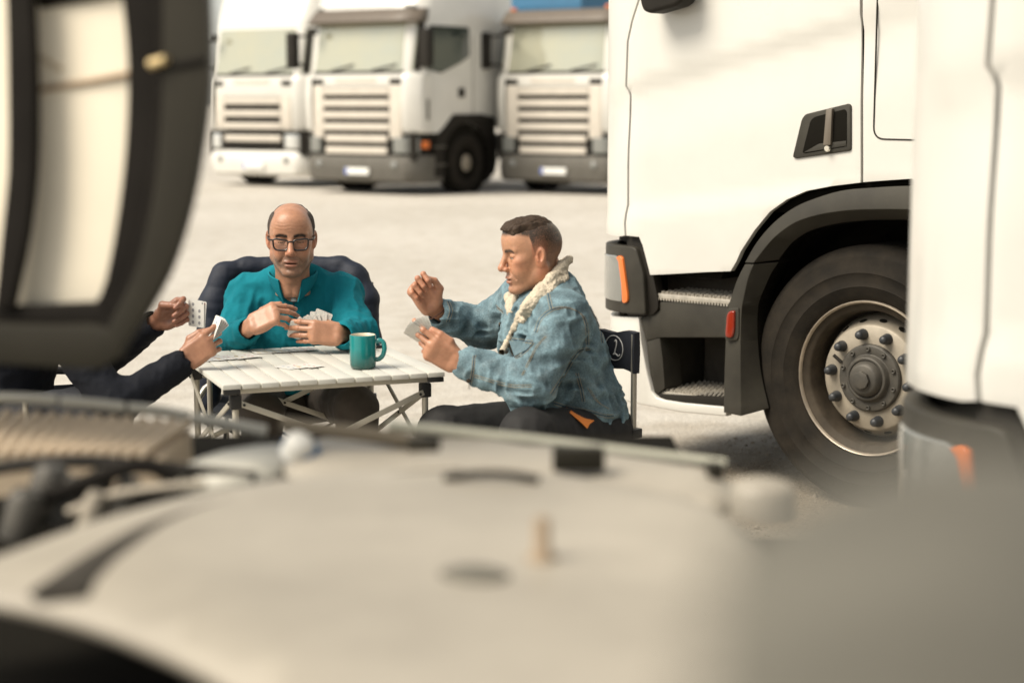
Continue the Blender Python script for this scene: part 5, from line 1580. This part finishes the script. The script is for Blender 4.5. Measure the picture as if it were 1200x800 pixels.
RT = rot_to(Fd, upd)
sN, sF = P(659, 374, 5.19), P(612, 352, 5.58)           # near and far shoulder joints
eN, wN = P(622, 452, 5.06), P(542, 424, 5.12)
eF, wF = P(566, 384, 5.72), P(513, 367, 5.56)
mid_d = pel + (nkd - pel) * .58
def f_torso_den(p):
    d = cap(p, sN, sF, .070)
    d = smin(d, ell(p, mid_d + RT[:, 0] * .045, (.150, .190, .19), RT), .07)
    d = smin(d, ell(p, pel + (nkd - pel) * .30 + RT[:, 0] * .045, (.165, .185, .18), RT), .07)
    d = smin(d, ell(p, pel + (nkd - pel) * .10, (.142, .182, .14), RT), .06)
    d = smin(d, cap(p, nkd + [.025, 0, -.02], sN + [.01, .03, .005], .050, .055), .06)
    d = smin(d, cap(p, nkd + [.025, 0, -.02], sF + [.01, -.03, .005], .050, .055), .06)
    return d
def fold_den(p):
    q = p - nkd
    a = ridged(p * [15, 15, 34] + 1.7 + vnoise(p * 11)[:, None] * 1.4)          # bunching across the back and belly
    b = ridged(p * [30, 20, 20] + 4.1 + vnoise(p * 13)[:, None] * 1.2)
    low = np.clip((1.16 - p[:, 2]) / .35, .25, 1)
    return -.0135 * (a - .5) * low - .0110 * (b - .5) * low - .0035 * (ridged(p * 55) - .5)
def f_den(p):
    d = f_torso_den(p)
    for sh, el, wr, k in ((sN, eN, wN, .055), (sF, eF, wF, .05)):
        u = wr + (el - wr) * .16
        a = smin(cap(p, sh, el, .075, .063), cap(p, el, u, .064, .047), .035)
        a = smin(a, cap(p, wr + (el - wr) * .10, wr + (el - wr) * .32, .0465, .0480), .004)
        d = smin(d, a, .030)
    d = d + fold_den(p)
    # waistband
    q = (p - pel) @ RT
    # open at the neck and down the front
    d = smax(d, -cap(p, nkd + upd * .07, nkd + [-.035, -.01, -.05], .066, .040), .008)
    d = smax(d, -cap(p, P(604, 366, 5.32), P(583, 428, 5.28), .016, .022), .010)
    for el, wr in ((eN, wN), (eF, wF)):
        d = smax(d, -cap(p, wr + (wr - el) * .3, wr + (el - wr) * .22, .036), .004)
    d = smax(d, -(q[:, 2] + .012 - .02 * np.sin(q[:, 1] * 9)), .010)
    return d
def fold_shade_wear(v):  # shade in the folds painted dark, along with paler worn ridges
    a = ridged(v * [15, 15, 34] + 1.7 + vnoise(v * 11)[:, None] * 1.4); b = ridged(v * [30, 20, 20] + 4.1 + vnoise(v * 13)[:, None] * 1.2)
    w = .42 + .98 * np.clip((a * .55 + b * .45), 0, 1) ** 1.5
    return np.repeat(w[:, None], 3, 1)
jk = cloth('denim_jacket', f_den, V3(-.36, 4.90, .44), V3(.45, 5.92, 1.20), .0040, M_denim, den, cols=fold_shade_wear)
# stitched seams, traced where the photograph shows them
def seam2(px, dark=True, dx=1.6, dy=.9):
    if dark: seam_line('seam', f_den, px, M_seamdk, den, r=.0012, off=.0006)
    seam_line('seam', f_den, [(x + dx, y + dy) for x, y in px], M_thread, den, r=.0007, off=.0010)
    seam_line('seam', f_den, [(x - dx, y - dy) for x, y in px], M_thread, den, r=.0007, off=.0010)
arm_px = [(627.7, 389), (633.6, 374), (647, 363), (664, 360.5), (680, 367), (687, 381), (688.5, 408)]
seam2(arm_px)
seam2([(642, 343), (644, 352), (646.5, 362)], dx=1.8, dy=0)
seam2([(691, 408), (677, 413), (662, 437), (646, 462)], dx=1.4, dy=1.0)
seam2([(693, 362), (703, 384), (706, 402)], dx=1.3, dy=0)
seam2([(596, 396.5), (606, 398.5), (625, 401)], dx=.3, dy=1.7)
seam2([(596, 398), (602.7, 418.5), (616, 411.5), (625, 401)], dx=.9, dy=.9)
seam2([(582, 359), (590, 366)], dx=.5, dy=1.6)
seam2([(649, 472), (666, 477), (690, 482), (708, 487), (719, 487)], dx=.2, dy=1.8)
seam2([(676, 437), (681, 455), (684, 470)], dx=1.5, dy=0)
seam2([(690, 455), (700, 470), (712, 478)], dark=False)
seam2([(556, 416), (553.5, 438), (549.5, 456)], dx=1.3, dy=0)
seam2([(525, 353), (528.5, 364), (524.5, 377)], dx=1.5, dy=.2)
seam2([(623, 452), (600, 452), (575, 446), (556, 440)], dark=False, dx=.2, dy=1.4)
seam2([(640, 394), (628, 408), (612, 440)], dark=False, dx=.8, dy=.3)
for (x, y) in ((600.5, 391), (586, 380), (549, 446), (594.5, 413)):
    c = trace(f_den, [(x, y)])[0]; b = MB(); g_ = grad(f_den, c[None])[0]
    b.lathe([(0, .003), (.006, .0025), (.0075, .0), (.007, -.003)], 12, Matrix.Translation(c + g_ * .001) @ Vector(g_).to_track_quat('Z', 'Y').to_matrix().to_4x4()); child(b, 'button', M_button, den, smooth=True)
# pocket flap: a proud patch
pf = [(596, 398), (610, 400), (625, 402.5), (616.5, 411), (603, 418)]
pts = trace(f_den, pf); gg = grad(f_den, pts)
b = MB(); b.add([tuple(q) for q in pts + gg * .004] + [tuple(q) for q in pts - gg * .004], [tuple(range(5)), (9, 8, 7, 6, 5)] + [(i, i + 5, (i + 1) % 5 + 5, (i + 1) % 5) for i in range(5)])
pfo = b.build('pocket_flap', M_denim, den, bevel=.0015); pfo.location = -den.location
ca_ = pfo.data.color_attributes.new('Col', 'FLOAT_COLOR', 'POINT'); ca_.data.foreach_set('color', [.8] * (4 * len(pfo.data.vertices)))
# sherpa collar and lining edges
def curly(p): return -.0042 * (vnoise(p * 150) - .5) - .0034 * (vnoise(p * 300 + 3) - .5)
def on_torso(px): return list(trace(f_torso_den, px))
LAPN = on_torso([(662, 312), (650, 325), (636, 343), (622, 359), (614, 370)])
LAPF = on_torso([(606, 346), (600, 354), (599, 364)])
EDGE1 = list(trace(f_den, [(609, 369), (603, 384), (594, 402), (585, 418), (578, 430)]))
colN = [P(667, 304, 5.44), P(659, 311, 5.36), P(646, 326, 5.28), P(632, 342, 5.23), P(619, 357, 5.215), P(612, 366, 5.22)]
colF = [P(667, 304, 5.44), P(650, 314, 5.53), P(626, 332, 5.55), P(605, 341, 5.50), P(597, 349, 5.44), P(600, 362, 5.39)]
def f_col(p):
    base = f_torso_den(p)
    n = smax(base - .013, chain(p, [P(669, 305, 5.45)] + LAPN, [.030, .034, .037, .038, .036, .026], .03), .008)
    n = smin(n, chain(p, colN, [.013, .013, .013, .013, .012, .010], .02), .022)
    e = smax(base - .012, chain(p, LAPF, [.022, .024, .018], .02), .008)
    e = smin(e, chain(p, colF, [.014, .014, .015, .015, .014, .012], .02), .018)
    d = np.minimum(n, e)
    d = smin(d, chain(p, EDGE1, [.012, .0095, .009, .009, .008], .01), .008)
    return d + curly(p)
cloth('sherpa_collar', f_col, V3(-.08, 5.14, .72), V3(.24, 5.62, 1.13), .0026, M_sherpa, den)
# head in profile
hd2 = P(623.5, 298, 5.36)
fw2 = V3(-1, -.33, -.13); fw2 /= np.linalg.norm(fw2)
HR2 = rot_to(fw2, (.03, .02, 1)); HS2 = np.array([.92, .97, .975])
def hm_den(v):
    x, y, z = v.T; ay = np.abs(y)
    ear = np.exp(-((x + .002) ** 2 / .0006 + (z + .006) ** 2 / .0014)) * (ay > .070)
    # lower edge of the cropped sides: temple, sideburn, round the ear, nape
    zl = np.interp(x, [-.12, -.06, -.028, -.022, .004, .012, .020, .026, .06], [-.045, -.060, -.040, .020, .020, -.004, .024, .064, .074])
    side = soft(z - zl, -.006, .010)
    fade = .42 + .58 * soft(z, -.03, .078)
    return np.clip(side * (1 - ear) * fade, 0, 1)
SK2 = (.49, .26, .155)
o2 = dict(skin=SK2, earM=EARM, beard=(.24, .135, .092), beardk=.30, lip=(.36, .13, .105), brow=(.055, .032, .02), browk=1.3, hair=(.034, .023, .015), hairmask=hm_den, open=.55, eyez=.002, gz=-.0015, gaze=0.0, mouth=.0018)
hv2, hq2, hc2, hf2 = head_mesh(o2)
hw2 = place(hv2, HR2, hd2, HS2)
# short hair, longer on top
def f_hair(p):
    h = ell(p, (-.012, 0, .034), (.099, .076, .084))
    h = smin(h, ell(p, (.056, 0, .058), (.040, .054, .044)), .03)
    zl = np.interp(p[:, 0], [-.12, -.02, .03, .07, .10], [.070, .082, .074, .066, .064]) + .06 * np.clip(np.abs(p[:, 1]) - .045, 0, .03) * (p[:, 0] > .03)
    st = vnoise(np.stack([p[:, 0] * 110, p[:, 1] * 420, p[:, 2] * 200], 1)) - .5
    st2 = vnoise(np.stack([p[:, 0] * 50, p[:, 1] * 170, p[:, 2] * 80], 1)) - .5
    k = soft(p[:, 2] - zl, -.008, .036)
    th = -.004 + k * (.006 + .0075 * soft(p[:, 0], -.085, .02) + .003 * soft(p[:, 0], .0, .08)) - .010 * soft(p[:, 0], .075, .10) * (p[:, 2] < .09)
    return h - th - .0040 * st * k - .0050 * st2 * k
v_, q_ = surfnet(f_hair, (-.125, -.1, .03), (.12, .1, .15), .0019, lip=1.5)
sh_ = .6 + .8 * vnoise(np.stack([v_[:, 0] * 60, v_[:, 1] * 500, v_[:, 2] * 200], 1))
hcol = np.array([[.042, .026, .016]]) * sh_[:, None] * (1 + .8 * soft(-v_[:, 2], -.085, -.065))[:, None]
me = np_mesh('hair', place(v_, HR2, hd2, HS2), q_, hcol); link('hair', me, M_hairdk, den, loc=-den.location)
# hands: his right fist is raised, his left holds the cards
fist = dict(index=(58, 92, 48, 2), middle=(66, 96, 50, 0), ring=(72, 96, 50, 0), pinky=(76, 92, 48, -2), thumb=((.046, .050, -.018), (.078, .050, -.030), (.100, .034, -.040)), thumbnail=(0, .4, -1), skin=(.46, .225, .135))
hold = dict(index=(14, 20, 10, 2), middle=(28, 34, 18, 0), ring=(50, 55, 30, 0), pinky=(60, 60, 34, 0), thumb=((.052, .046, -.006), (.088, .050, -.008), (.116, .048, -.016)), thumbnail=(0, .2, 1), skin=(.47, .235, .14))
HF = rot_to((-.55, -.10, .80), (-.25, .95, .0)); HN = rot_to((-.86, -.05, .50), (-.10, -.95, -.15))
wFh = P(509, 362, 5.555); wNh = P(536, 425, 5.115)
vF, qF, cF, sF_ = hand_build(fist, False, HF.T @ (eF - wFh)); vN, qN, cN, sN_ = hand_build(hold, True, HN.T @ (eN - wNh))
hF, hN = place(vF, HF, wFh, 1.02), place(vN, HN, wNh, 1.0)
def f_under2(p):
    d = ell(p, mid_d, (.10, .15, .17), RT); d = smin(d, ell(p, pel + (nkd - pel) * .25, (.11, .15, .18), RT), .06)
    d = smin(d, cap(p, sN + (sF - sN) * .1, sN + (sF - sN) * .9, .045), .05)
    d = smin(d, cap(p, nkd - upd * .05, nkd + upd * .06, .058, .05), .03)
    for sh, el, wr in ((sN, eN, wNh), (sF, eF, wFh)):
        d = smin(d, smin(cap(p, sh, el, .044, .038), cap(p, el, wr + (el - wr) * .25, .038, .026), .02), .03)
    return d
bv, bq = surfnet(f_under2, V3(-.35, 4.95, .5), V3(.4, 5.9, 1.16), .009)
jv, jq, jc = join([(hw2, hq2, hc2), (hF, qF, cF), (hN, qN, cN), (bv, bq, np.repeat(np.array([SK2]), len(bv), 0))])
link('body', np_mesh('body', jv, jq, jc), M_skin, den, loc=-den.location)
b = MB(); wl = rot_to((-.55, -.10, .80), (-.25, .95, .0))
b.tube([tuple(place(V3(-.018, .031 * math.cos(t), .0245 * math.sin(t))[None], wl, wFh)[0]) for t in np.linspace(0, 2 * math.pi, 25)], .0022, 6); child(b, 'bracelet', mat('leather_band', (.08, .035, .02), .6), den, smooth=True)
# trousers
kN, kF = P(617, 509, 4.98), P(520, 506, 5.32)
hN_, hF_ = pel + Ld * .09 + [0, 0, -.01], pel - Ld * .09 + [0, 0, -.01]
aN, aF = V3(kN[0] - .02, kN[1] + .03, .09), V3(kF[0] + .05, kF[1] + .02, .09)
def f_tp2(p):
    d = ell(p, pel, (.16, .19, .11), RT)
    for h_, k_, a_ in ((hN_, kN, aN), (hF_, kF, aF)):
        d = smin(d, smin(cap(p, h_, k_, .092, .074), cap(p, k_, a_, .072, .054), .03), .025)
    d = smin(d, cap(p, (hF_ + kF) / 2, kF, .080, .076), .02)
    return d - .006 * (ridged(p * [20, 20, 14]) - .5) - .003 * (ridged(p * 36) - .5)
cloth('trousers', f_tp2, V3(-.42, 4.82, .05), V3(.48, 5.72, .68), .007, M_blackpants, den)
shoe('shoe', den, aN, (-.8, -.6), M_shoe); shoe('shoe', den, aF, (-1, -.2), M_shoe)
og = [(664, 477), (670, 481), (684, 489), (696, 492), (691, 495.5), (688, 501), (683, 496), (676, 489), (668, 483)]
def f_both(p): return np.minimum(f_den(p), f_tp2(p))
pts = trace(f_both, og); cpt = pts.mean(0)
b = MB(); n = len(og)
b.add([tuple(q + [0, -.014, 0]) for q in pts] + [tuple(q + [0, .004, 0]) for q in pts], [tuple(range(n)), tuple(reversed(range(n, 2 * n)))] + [(i, (i + 1) % n, (i + 1) % n + n, i + n) for i in range(n)])
child(b, 'orange_tag', M_orange, den)
# his cards, edge-on to us
for i in range(6):
    a = R(146 - i * 7.5)
    u = V3(math.cos(a), -.16 + .03 * i, math.sin(a)); u /= np.linalg.norm(u)
    fc = V3(.55, .80, .35); fc -= u * (fc @ u); fc /= np.linalg.norm(fc)
    c = P(503, 400, 5.132 + .0012 * i) + u * .034
    card(nth(i, 6) + ' playing card in the fan held by the man in denim', 'cards held by the man in denim', c, np.stack([np.cross(u, fc), u, fc], 1))

# ------------------------------------------------------------------ third player, mostly behind the raised bonnet
M_navy = mat('dark_navy_jacket', (.0075, .009, .014), .8, var=.3, vscale=10, bump=.35, bscale=140, spec=.2)
M_navyp = mat('dark_navy_trousers', (.014, .016, .022), .85, var=.3, vscale=10)
root3 = P(-8, 470, 5.52); plr = thing('person', 'card player in dark navy jacket whose body is hidden behind the raised bonnet', 'person', (root3[0], root3[1], 0))
pel3 = V3(root3[0], 5.52, .50); nk3 = P(42, 318, 5.50)
F3 = V3(1, -.05, 0); F3 /= np.linalg.norm(F3); up3 = nk3 - pel3; up3 /= np.linalg.norm(up3); R3 = rot_to(F3, up3)
s3N, s3F = P(52, 362, 5.31), P(58, 352, 5.70)
e3N, w3N = P(136, 474, 5.24), P(214, 425, 5.34)
e3F, w3F = P(112, 428, 5.72), P(180, 379, 5.58)
m3 = pel3 + (nk3 - pel3) * .58
def f_j3(p):
    d = cap(p, s3N, s3F, .07)
    d = smin(d, ell(p, m3, (.13, .19, .19), R3), .07); d = smin(d, ell(p, pel3 + (nk3 - pel3) * .2, (.15, .185, .2), R3), .07)
    d = smin(d, cap(p, nk3 - up3 * .05, nk3 + up3 * .01, .075, .07), .04)
    for sh, el, wr in ((s3N, e3N, w3N), (s3F, e3F, w3F)):
        a = smin(cap(p, sh, el, .072, .060), cap(p, el, wr + (el - wr) * .05, .060, .045), .03)
        d = smin(d, a, .03)
    d = d - .0065 * (ridged(p * [20, 16, 20] + vnoise(p * 10)[:, None]) - .5) - .004 * (ridged(p * 40) - .5)
    d = smax(d, -cap(p, nk3, nk3 + up3 * .1, .055), .006)
    for el, wr in ((e3N, w3N), (e3F, w3F)): d = smax(d, -cap(p, wr + (wr - el) * .3, wr + (el - wr) * .12, .034), .004)
    return d
cloth('jacket', f_j3, V3(-1.95, 5.08, .40), V3(-.95, 5.92, 1.16), .0055, M_navy, plr)
SK3 = (.33, .17, .105)
o3 = dict(skin=SK3, earM=EARM, beard=(.10, .06, .04), beardk=.4, lip=(.26, .10, .08), brow=(.02, .014, .01), hair=(.02, .014, .01), hairmask=lambda v: soft(v[:, 2] - np.where(v[:, 0] > .03, .066, -.02), -.01, .012), open=.6, eyez=.003)
hv3, hq3, hc3, _ = head_mesh(o3)
hd3 = nk3 + V3(.035, 0, .125); fw3 = V3(1, -.05, -.22); fw3 /= np.linalg.norm(fw3); HR3 = rot_to(fw3, (0, 0, 1))
pinch = dict(index=(52, 62, 30, 3), middle=(66, 70, 36, 1), ring=(72, 72, 36, 0), pinky=(74, 68, 34, 0), thumb=((.050, .048, -.028), (.082, .036, -.046), (.106, .020, -.056)), thumbnail=(0, .7, -.5), skin=(.30, .145, .092))
hold3 = dict(index=(36, 48, 24, 2), middle=(50, 54, 28, 0), ring=(58, 58, 30, 0), pinky=(62, 58, 30, 0), thumb=((.050, .046, -.012), (.084, .046, -.016), (.110, .036, -.022)), thumbnail=(0, .3, 1), skin=(.36, .18, .108))
H3F = rot_to((.86, -.10, .48), (.10, .92, .30)); H3N = rot_to((.80, -.05, .56), (.10, -.97, .10))
w3Fh, w3Nh = P(187, 376, 5.575), P(217, 422, 5.345)
v3F, q3F, c3F, _ = hand_build(pinch, True, H3F.T @ (e3F - w3Fh)); v3N, q3N, c3N, _ = hand_build(hold3, False, H3N.T @ (e3N - w3Nh))
h3F, h3N = place(v3F, H3F, w3Fh, 1.0), place(v3N, H3N, w3Nh, 1.0)
def f_under3(p):
    d = ell(p, m3, (.10, .15, .17), R3); d = smin(d, cap(p, s3N, s3F, .045), .05)
    d = smin(d, cap(p, nk3 - up3 * .04, nk3 + up3 * .04, .055, .05), .03)
    for sh, el, wr in ((s3N, e3N, w3Nh), (s3F, e3F, w3Fh)):
        d = smin(d, smin(cap(p, sh, el, .044, .036), cap(p, el, wr + (el - wr) * .25, .036, .026), .02), .03)
    return d
bv, bq = surfnet(f_under3, V3(-1.9, 5.1, .5), V3(-.95, 5.9, 1.2), .010)
jv, jq, jc = join([(place(hv3, HR3, hd3, 1.0), hq3, hc3), (h3F, q3F, c3F), (h3N, q3N, c3N), (bv, bq, np.repeat(np.array([SK3]), len(bv), 0))])
link('body', np_mesh('body', jv, jq, jc), M_skin, plr, loc=-plr.location)
def f_h3(p):
    h = smin(ell(p, (-.012, 0, .034), (.099, .076, .084)), ell(p, (.056, 0, .058), (.040, .054, .044)), .03)
    st = vnoise(np.stack([p[:, 0] * 90, p[:, 1] * 300, p[:, 2] * 160], 1)) - .5
    return smax(h - .010 - .006 * st, np.where(p[:, 0] > .03, .062, -.03 + .6 * (p[:, 0] + .02)) - p[:, 2], .012)
v_, q_ = surfnet(f_h3, (-.13, -.1, -.08), (.12, .1, .15), .003, lip=1.5)
link('hair', np_mesh('hair', place(v_, HR3, hd3, 1.0), q_, np.repeat([[.02, .014, .01]], len(v_), 0)), M_hairdk, plr, loc=-plr.location)
k3N, k3F = P(128, 476, 5.30), P(120, 474, 5.72)
a3N, a3F = V3(k3N[0] - .03, k3N[1], .09), V3(k3F[0] - .03, k3F[1], .09)
def f_tp3(p):
    d = ell(p, pel3, (.15, .18, .11), R3)
    for h_, k_, a_ in ((pel3 + [0, -.1, 0], k3N, a3N), (pel3 + [0, .1, 0], k3F, a3F)):
        d = smin(d, smin(cap(p, h_, k_, .09, .075), cap(p, k_, a_, .072, .055), .03), .025)
    return d - .006 * (ridged(p * [14, 20, 20]) - .5)
cloth('trousers', f_tp3, V3(-1.9, 5.1, .05), V3(-1.0, 5.95, .7), .009, M_navyp, plr)
shoe('shoe', plr, a3N, (1, -.1), M_shoe); shoe('shoe', plr, a3F, (1, .1), M_shoe)
for i in range(2):
    a = R(82 - i * 9); u = V3(math.cos(a) * .35, -.10, math.sin(a)); u /= np.linalg.norm(u)
    fc = V3(-.35, -.9, .1); fc -= u * (fc @ u); fc /= np.linalg.norm(fc)
    card(['left of the two playing cards pinched in the navy player\'s raised hand', 'right of the two playing cards pinched in the navy player\'s raised hand'][i], 'cards pinched by the player in navy', P(230 + i * 2.2, 366, 5.525 + .002 * i) + u * -.004, np.stack([np.cross(u, fc), u, fc], 1))
for i in range(5):
    a = R(68 - i * 6); u = V3(math.cos(a), .10, math.sin(a)); u /= np.linalg.norm(u)
    fc = V3(-.75, .25, .6); fc = V3(-.8, -.45, .35); fc -= u * (fc @ u); fc /= np.linalg.norm(fc)
    card(nth(i, 5) + ' playing card in the lower hand of the player in navy', 'cards in the lower hand of the player in navy', P(247, 395, 5.368 + .0014 * i) + u * .026, np.stack([np.cross(u, fc), u, fc], 1))

# ------------------------------------------------------------------ chairs
M_canvas = mat('navy_canvas', (.010, .013, .022), .85, var=.3, vscale=18, bump=.3, bscale=300)
M_pole = mat('silver_chair_tube', (.50, .47, .40), .35, metal=.7, var=.15, vscale=20)
M_white_ink = mat('white_print', (.62, .62, .60), .6)
def camp_chair(label, c, facing, seat_z=.43, back_z=(.66, .84), w=.50, dp=.44, arms=True):
    rz = math.atan2(facing[1], facing[0])
    o = thing('camping_chair', label, 'chair', (c[0], c[1], 0), rz, None)
    hw = w / 2
    for s in (-1, 1):
        for x in (-dp / 2, dp / 2):
            b = MB(); top = back_z[1] - .01 if x < 0 else (seat_z + .20 if arms else seat_z + .01)
            b.tube([(x, s * hw, .0), (x, s * hw, top)], .0098, 10); b.build('leg', M_pole, o, smooth=True)
            b = MB(); b.tube([(x, s * hw, .0), (x, s * hw, .035)], .016, 10); b.build('foot_cap', M_joint, o, smooth=True)
            b = MB(); b.box((x, s * hw, seat_z - .03), (.045, .040, .030)); b.build('leg_joint', M_joint, o, bevel=.005)
        if arms:
            b = MB(); b.box((0, s * hw, seat_z + .20), (dp + .06, .045, .022)); b.build('armrest', M_canvas, o, bevel=.008)
        for a, z0, z1 in ((1, .05, seat_z - .03), (-1, .05, seat_z - .03)):
            b = MB(); b.tube([(-a * dp / 2, s * (hw + .012 * a), z0), (a * dp / 2, s * (hw + .012 * a), z1)], .006, 6); b.build('side_brace', M_dark, o, smooth=True)
    for x in (-dp / 2, dp / 2):
        for a in (1, -1):
            b = MB(); b.tube([(x + .012 * a, -a * hw, .05), (x + .012 * a, a * hw, seat_z - .03)], .006, 6); b.build('cross_brace', M_dark, o, smooth=True)
    rings = []
    for i in range(13):
        y = -hw + w * i / 12; sag = -.045 * (1 - (2 * i / 12 - 1) ** 2)
        rings.append([(-dp / 2, y, seat_z + sag), (0, y, seat_z + sag - .012), (dp / 2, y, seat_z + sag), (dp / 2, y, seat_z + sag - .008), (0, y, seat_z + sag - .020), (-dp / 2, y, seat_z + sag - .008)])
    b = MB(); b.loft(rings); b.build('seat', M_canvas, o, smooth=True)
    rings = []
    z0, z1 = back_z
    for i in range(17):
        t = i / 16; y = -hw - .012 + (w + .024) * t; sag = -.05 * (1 - (2 * t - 1) ** 2)
        wob = .004 * math.sin(t * 23)
        rings.append([(-dp / 2 + sag - .013, y, z0 + wob), (-dp / 2 + sag - .016, y, (z0 + z1) / 2), (-dp / 2 + sag - .013, y, z1 - .02 * (1 - (2 * t - 1) ** 2) + wob), (-dp / 2 + sag + .013, y, z1 - .02 * (1 - (2 * t - 1) ** 2) + wob), (-dp / 2 + sag + .014, y, (z0 + z1) / 2), (-dp / 2 + sag + .013, y, z0 + wob)])
    b = MB(); b.loft(rings); bk = b.build('backrest', M_canvas, o, smooth=True)
    return o, bk, rz
# denim man's chair: its near rear post stands at the sight line x = 742
fc_ = V3(-.72, -.69, 0); fc_ /= np.linalg.norm(fc_); lf = V3(-fc_[1], fc_[0], 0)
post = P(742.5, 470, 5.36)
cc_ = post + fc_ * .22 - lf * .25
zt_, zb_c = P(742, 388, 5.36)[2], P(742, 436, 5.36)[2]
ch_d, bkd, rzd = camp_chair('dark camping chair with silver legs and a round white emblem, under the man in denim', cc_, fc_, .525, (zb_c, zt_), arms=False)
# emblem printed on the outer face of the back strip near that post: ring and a script letter L
def bk_pt(dy, z, off=.0005):
    """dy metres from the near post along the strip, front face"""
    w, hw, dp = .50, .25, .44
    y = hw + .012 - dy; t = (y + hw + .012) / (w + .024); sag = -.05 * (1 - (2 * t - 1) ** 2)
    return (-dp / 2 + sag + .0145 + off, y, z)
def bk_out(dy, z, off=.0005):
    w, hw, dp = .50, .25, .44
    y = hw + .012 - dy; t = (y + hw + .012) / (w + .024); sag = -.05 * (1 - (2 * t - 1) ** 2)
    return (-dp / 2 + sag - .0165 - off, y, z)
zc = (zb_c + zt_) / 2
for fn in (bk_pt, bk_out):
    b = MB(); b.tube([fn(.115 + .040 * math.cos(a) * 1.2, zc + .040 * math.sin(a)) for a in np.linspace(0, 2 * math.pi, 33)], .0014, 5); b.build('emblem_ring', M_white_ink, bkd)
    Lp = [(-.014, .022), (-.006, .026), (-.003, .015), (-.008, .0), (-.014, -.016), (-.020, -.021), (-.008, -.018), (.006, -.024), (.016, -.018)]
    sg = -1
    b = MB(); b.tube([fn(.100 + x * sg, zc + z) for x, z in [tuple(q) for q in cr_spline([np.array(q) for q in Lp], 5)]], .0022, 5); b.build('emblem_letter', M_white_ink, bkd)
# teal man's chair and the padded jacket over it
ch_t, _, _ = camp_chair('dark camping chair under the man in teal, mostly covered by a padded jacket', V3(root[0], 6.28, 0), V3(0.04, -1, 0), .44, (.66, .86), w=.56)
ch_p, _, _ = camp_chair('dark camping chair under the player in navy behind the raised bonnet', V3(root3[0] - .02, 5.52, 0), V3(1, -.05, 0), .43, (.66, .86), w=.54)
M_quilt = mat('quilted_navy_nylon', (.010, .015, .030), .68, var=.3, vscale=14, bump=.4, bscale=140, spec=.4)
jt = thing('padded_jacket', 'dark navy quilted jacket draped over the chair back behind the man in teal', 'jacket', (root[0], 6.45, 0))
JY = 6.42
def f_pad(p):
    ctr = [P(264, 320, JY), P(290, 312, JY + .03), P(343, 309, JY + .05), P(400, 312, JY + .03), P(420, 324, JY)]
    d = chain(p, ctr, [.026, .028, .03, .028, .026], .03)
    # front face hanging down in two sides and the back
    d = smin(d, rbox(p, P(343, 384, JY + .05), (.27, .030, .23), .03), .06)
    d = smin(d, chain(p, [P(262, 322, JY), P(250, 360, JY - .03), P(246, 420, JY - .08), P(243, 470, JY - .10)], [.045, .055, .052, .045], .03), .03)
    d = smin(d, chain(p, [P(416, 324, JY), P(429, 350, JY - .02), P(433, 400, JY - .06), P(432, 440, JY - .08)], [.04, .042, .038, .034], .03), .03)
    quil = np.abs(np.sin((p[:, 2] + .15 * p[:, 0] + .03 * vnoise(p * 8)) * math.pi / .065)) ** .6
    return d - .0025 * quil - .003 * (ridged(p * [13, 9, 9] + 2.2) - .5) - .003 * (ridged(p * 34) - .5)
v_, q_ = surfnet(f_pad, V3(-1.30, 6.10, .34), V3(-.36, 6.62, 1.06), .0065, lip=1.3, extra=.012)
link('padded_jacket_shell', np_mesh('padded_jacket', v_, q_), M_quilt, jt, loc=-jt.location)
b = MB(); b.tube([tuple(P(233, 466, JY - .22)), tuple(P(240, 455, JY - .2)), tuple(P(247, 450, JY - .19))], .012, 8); o_ = b.build('shiny_lining', M_pole, jt, smooth=True); o_.location = -jt.location
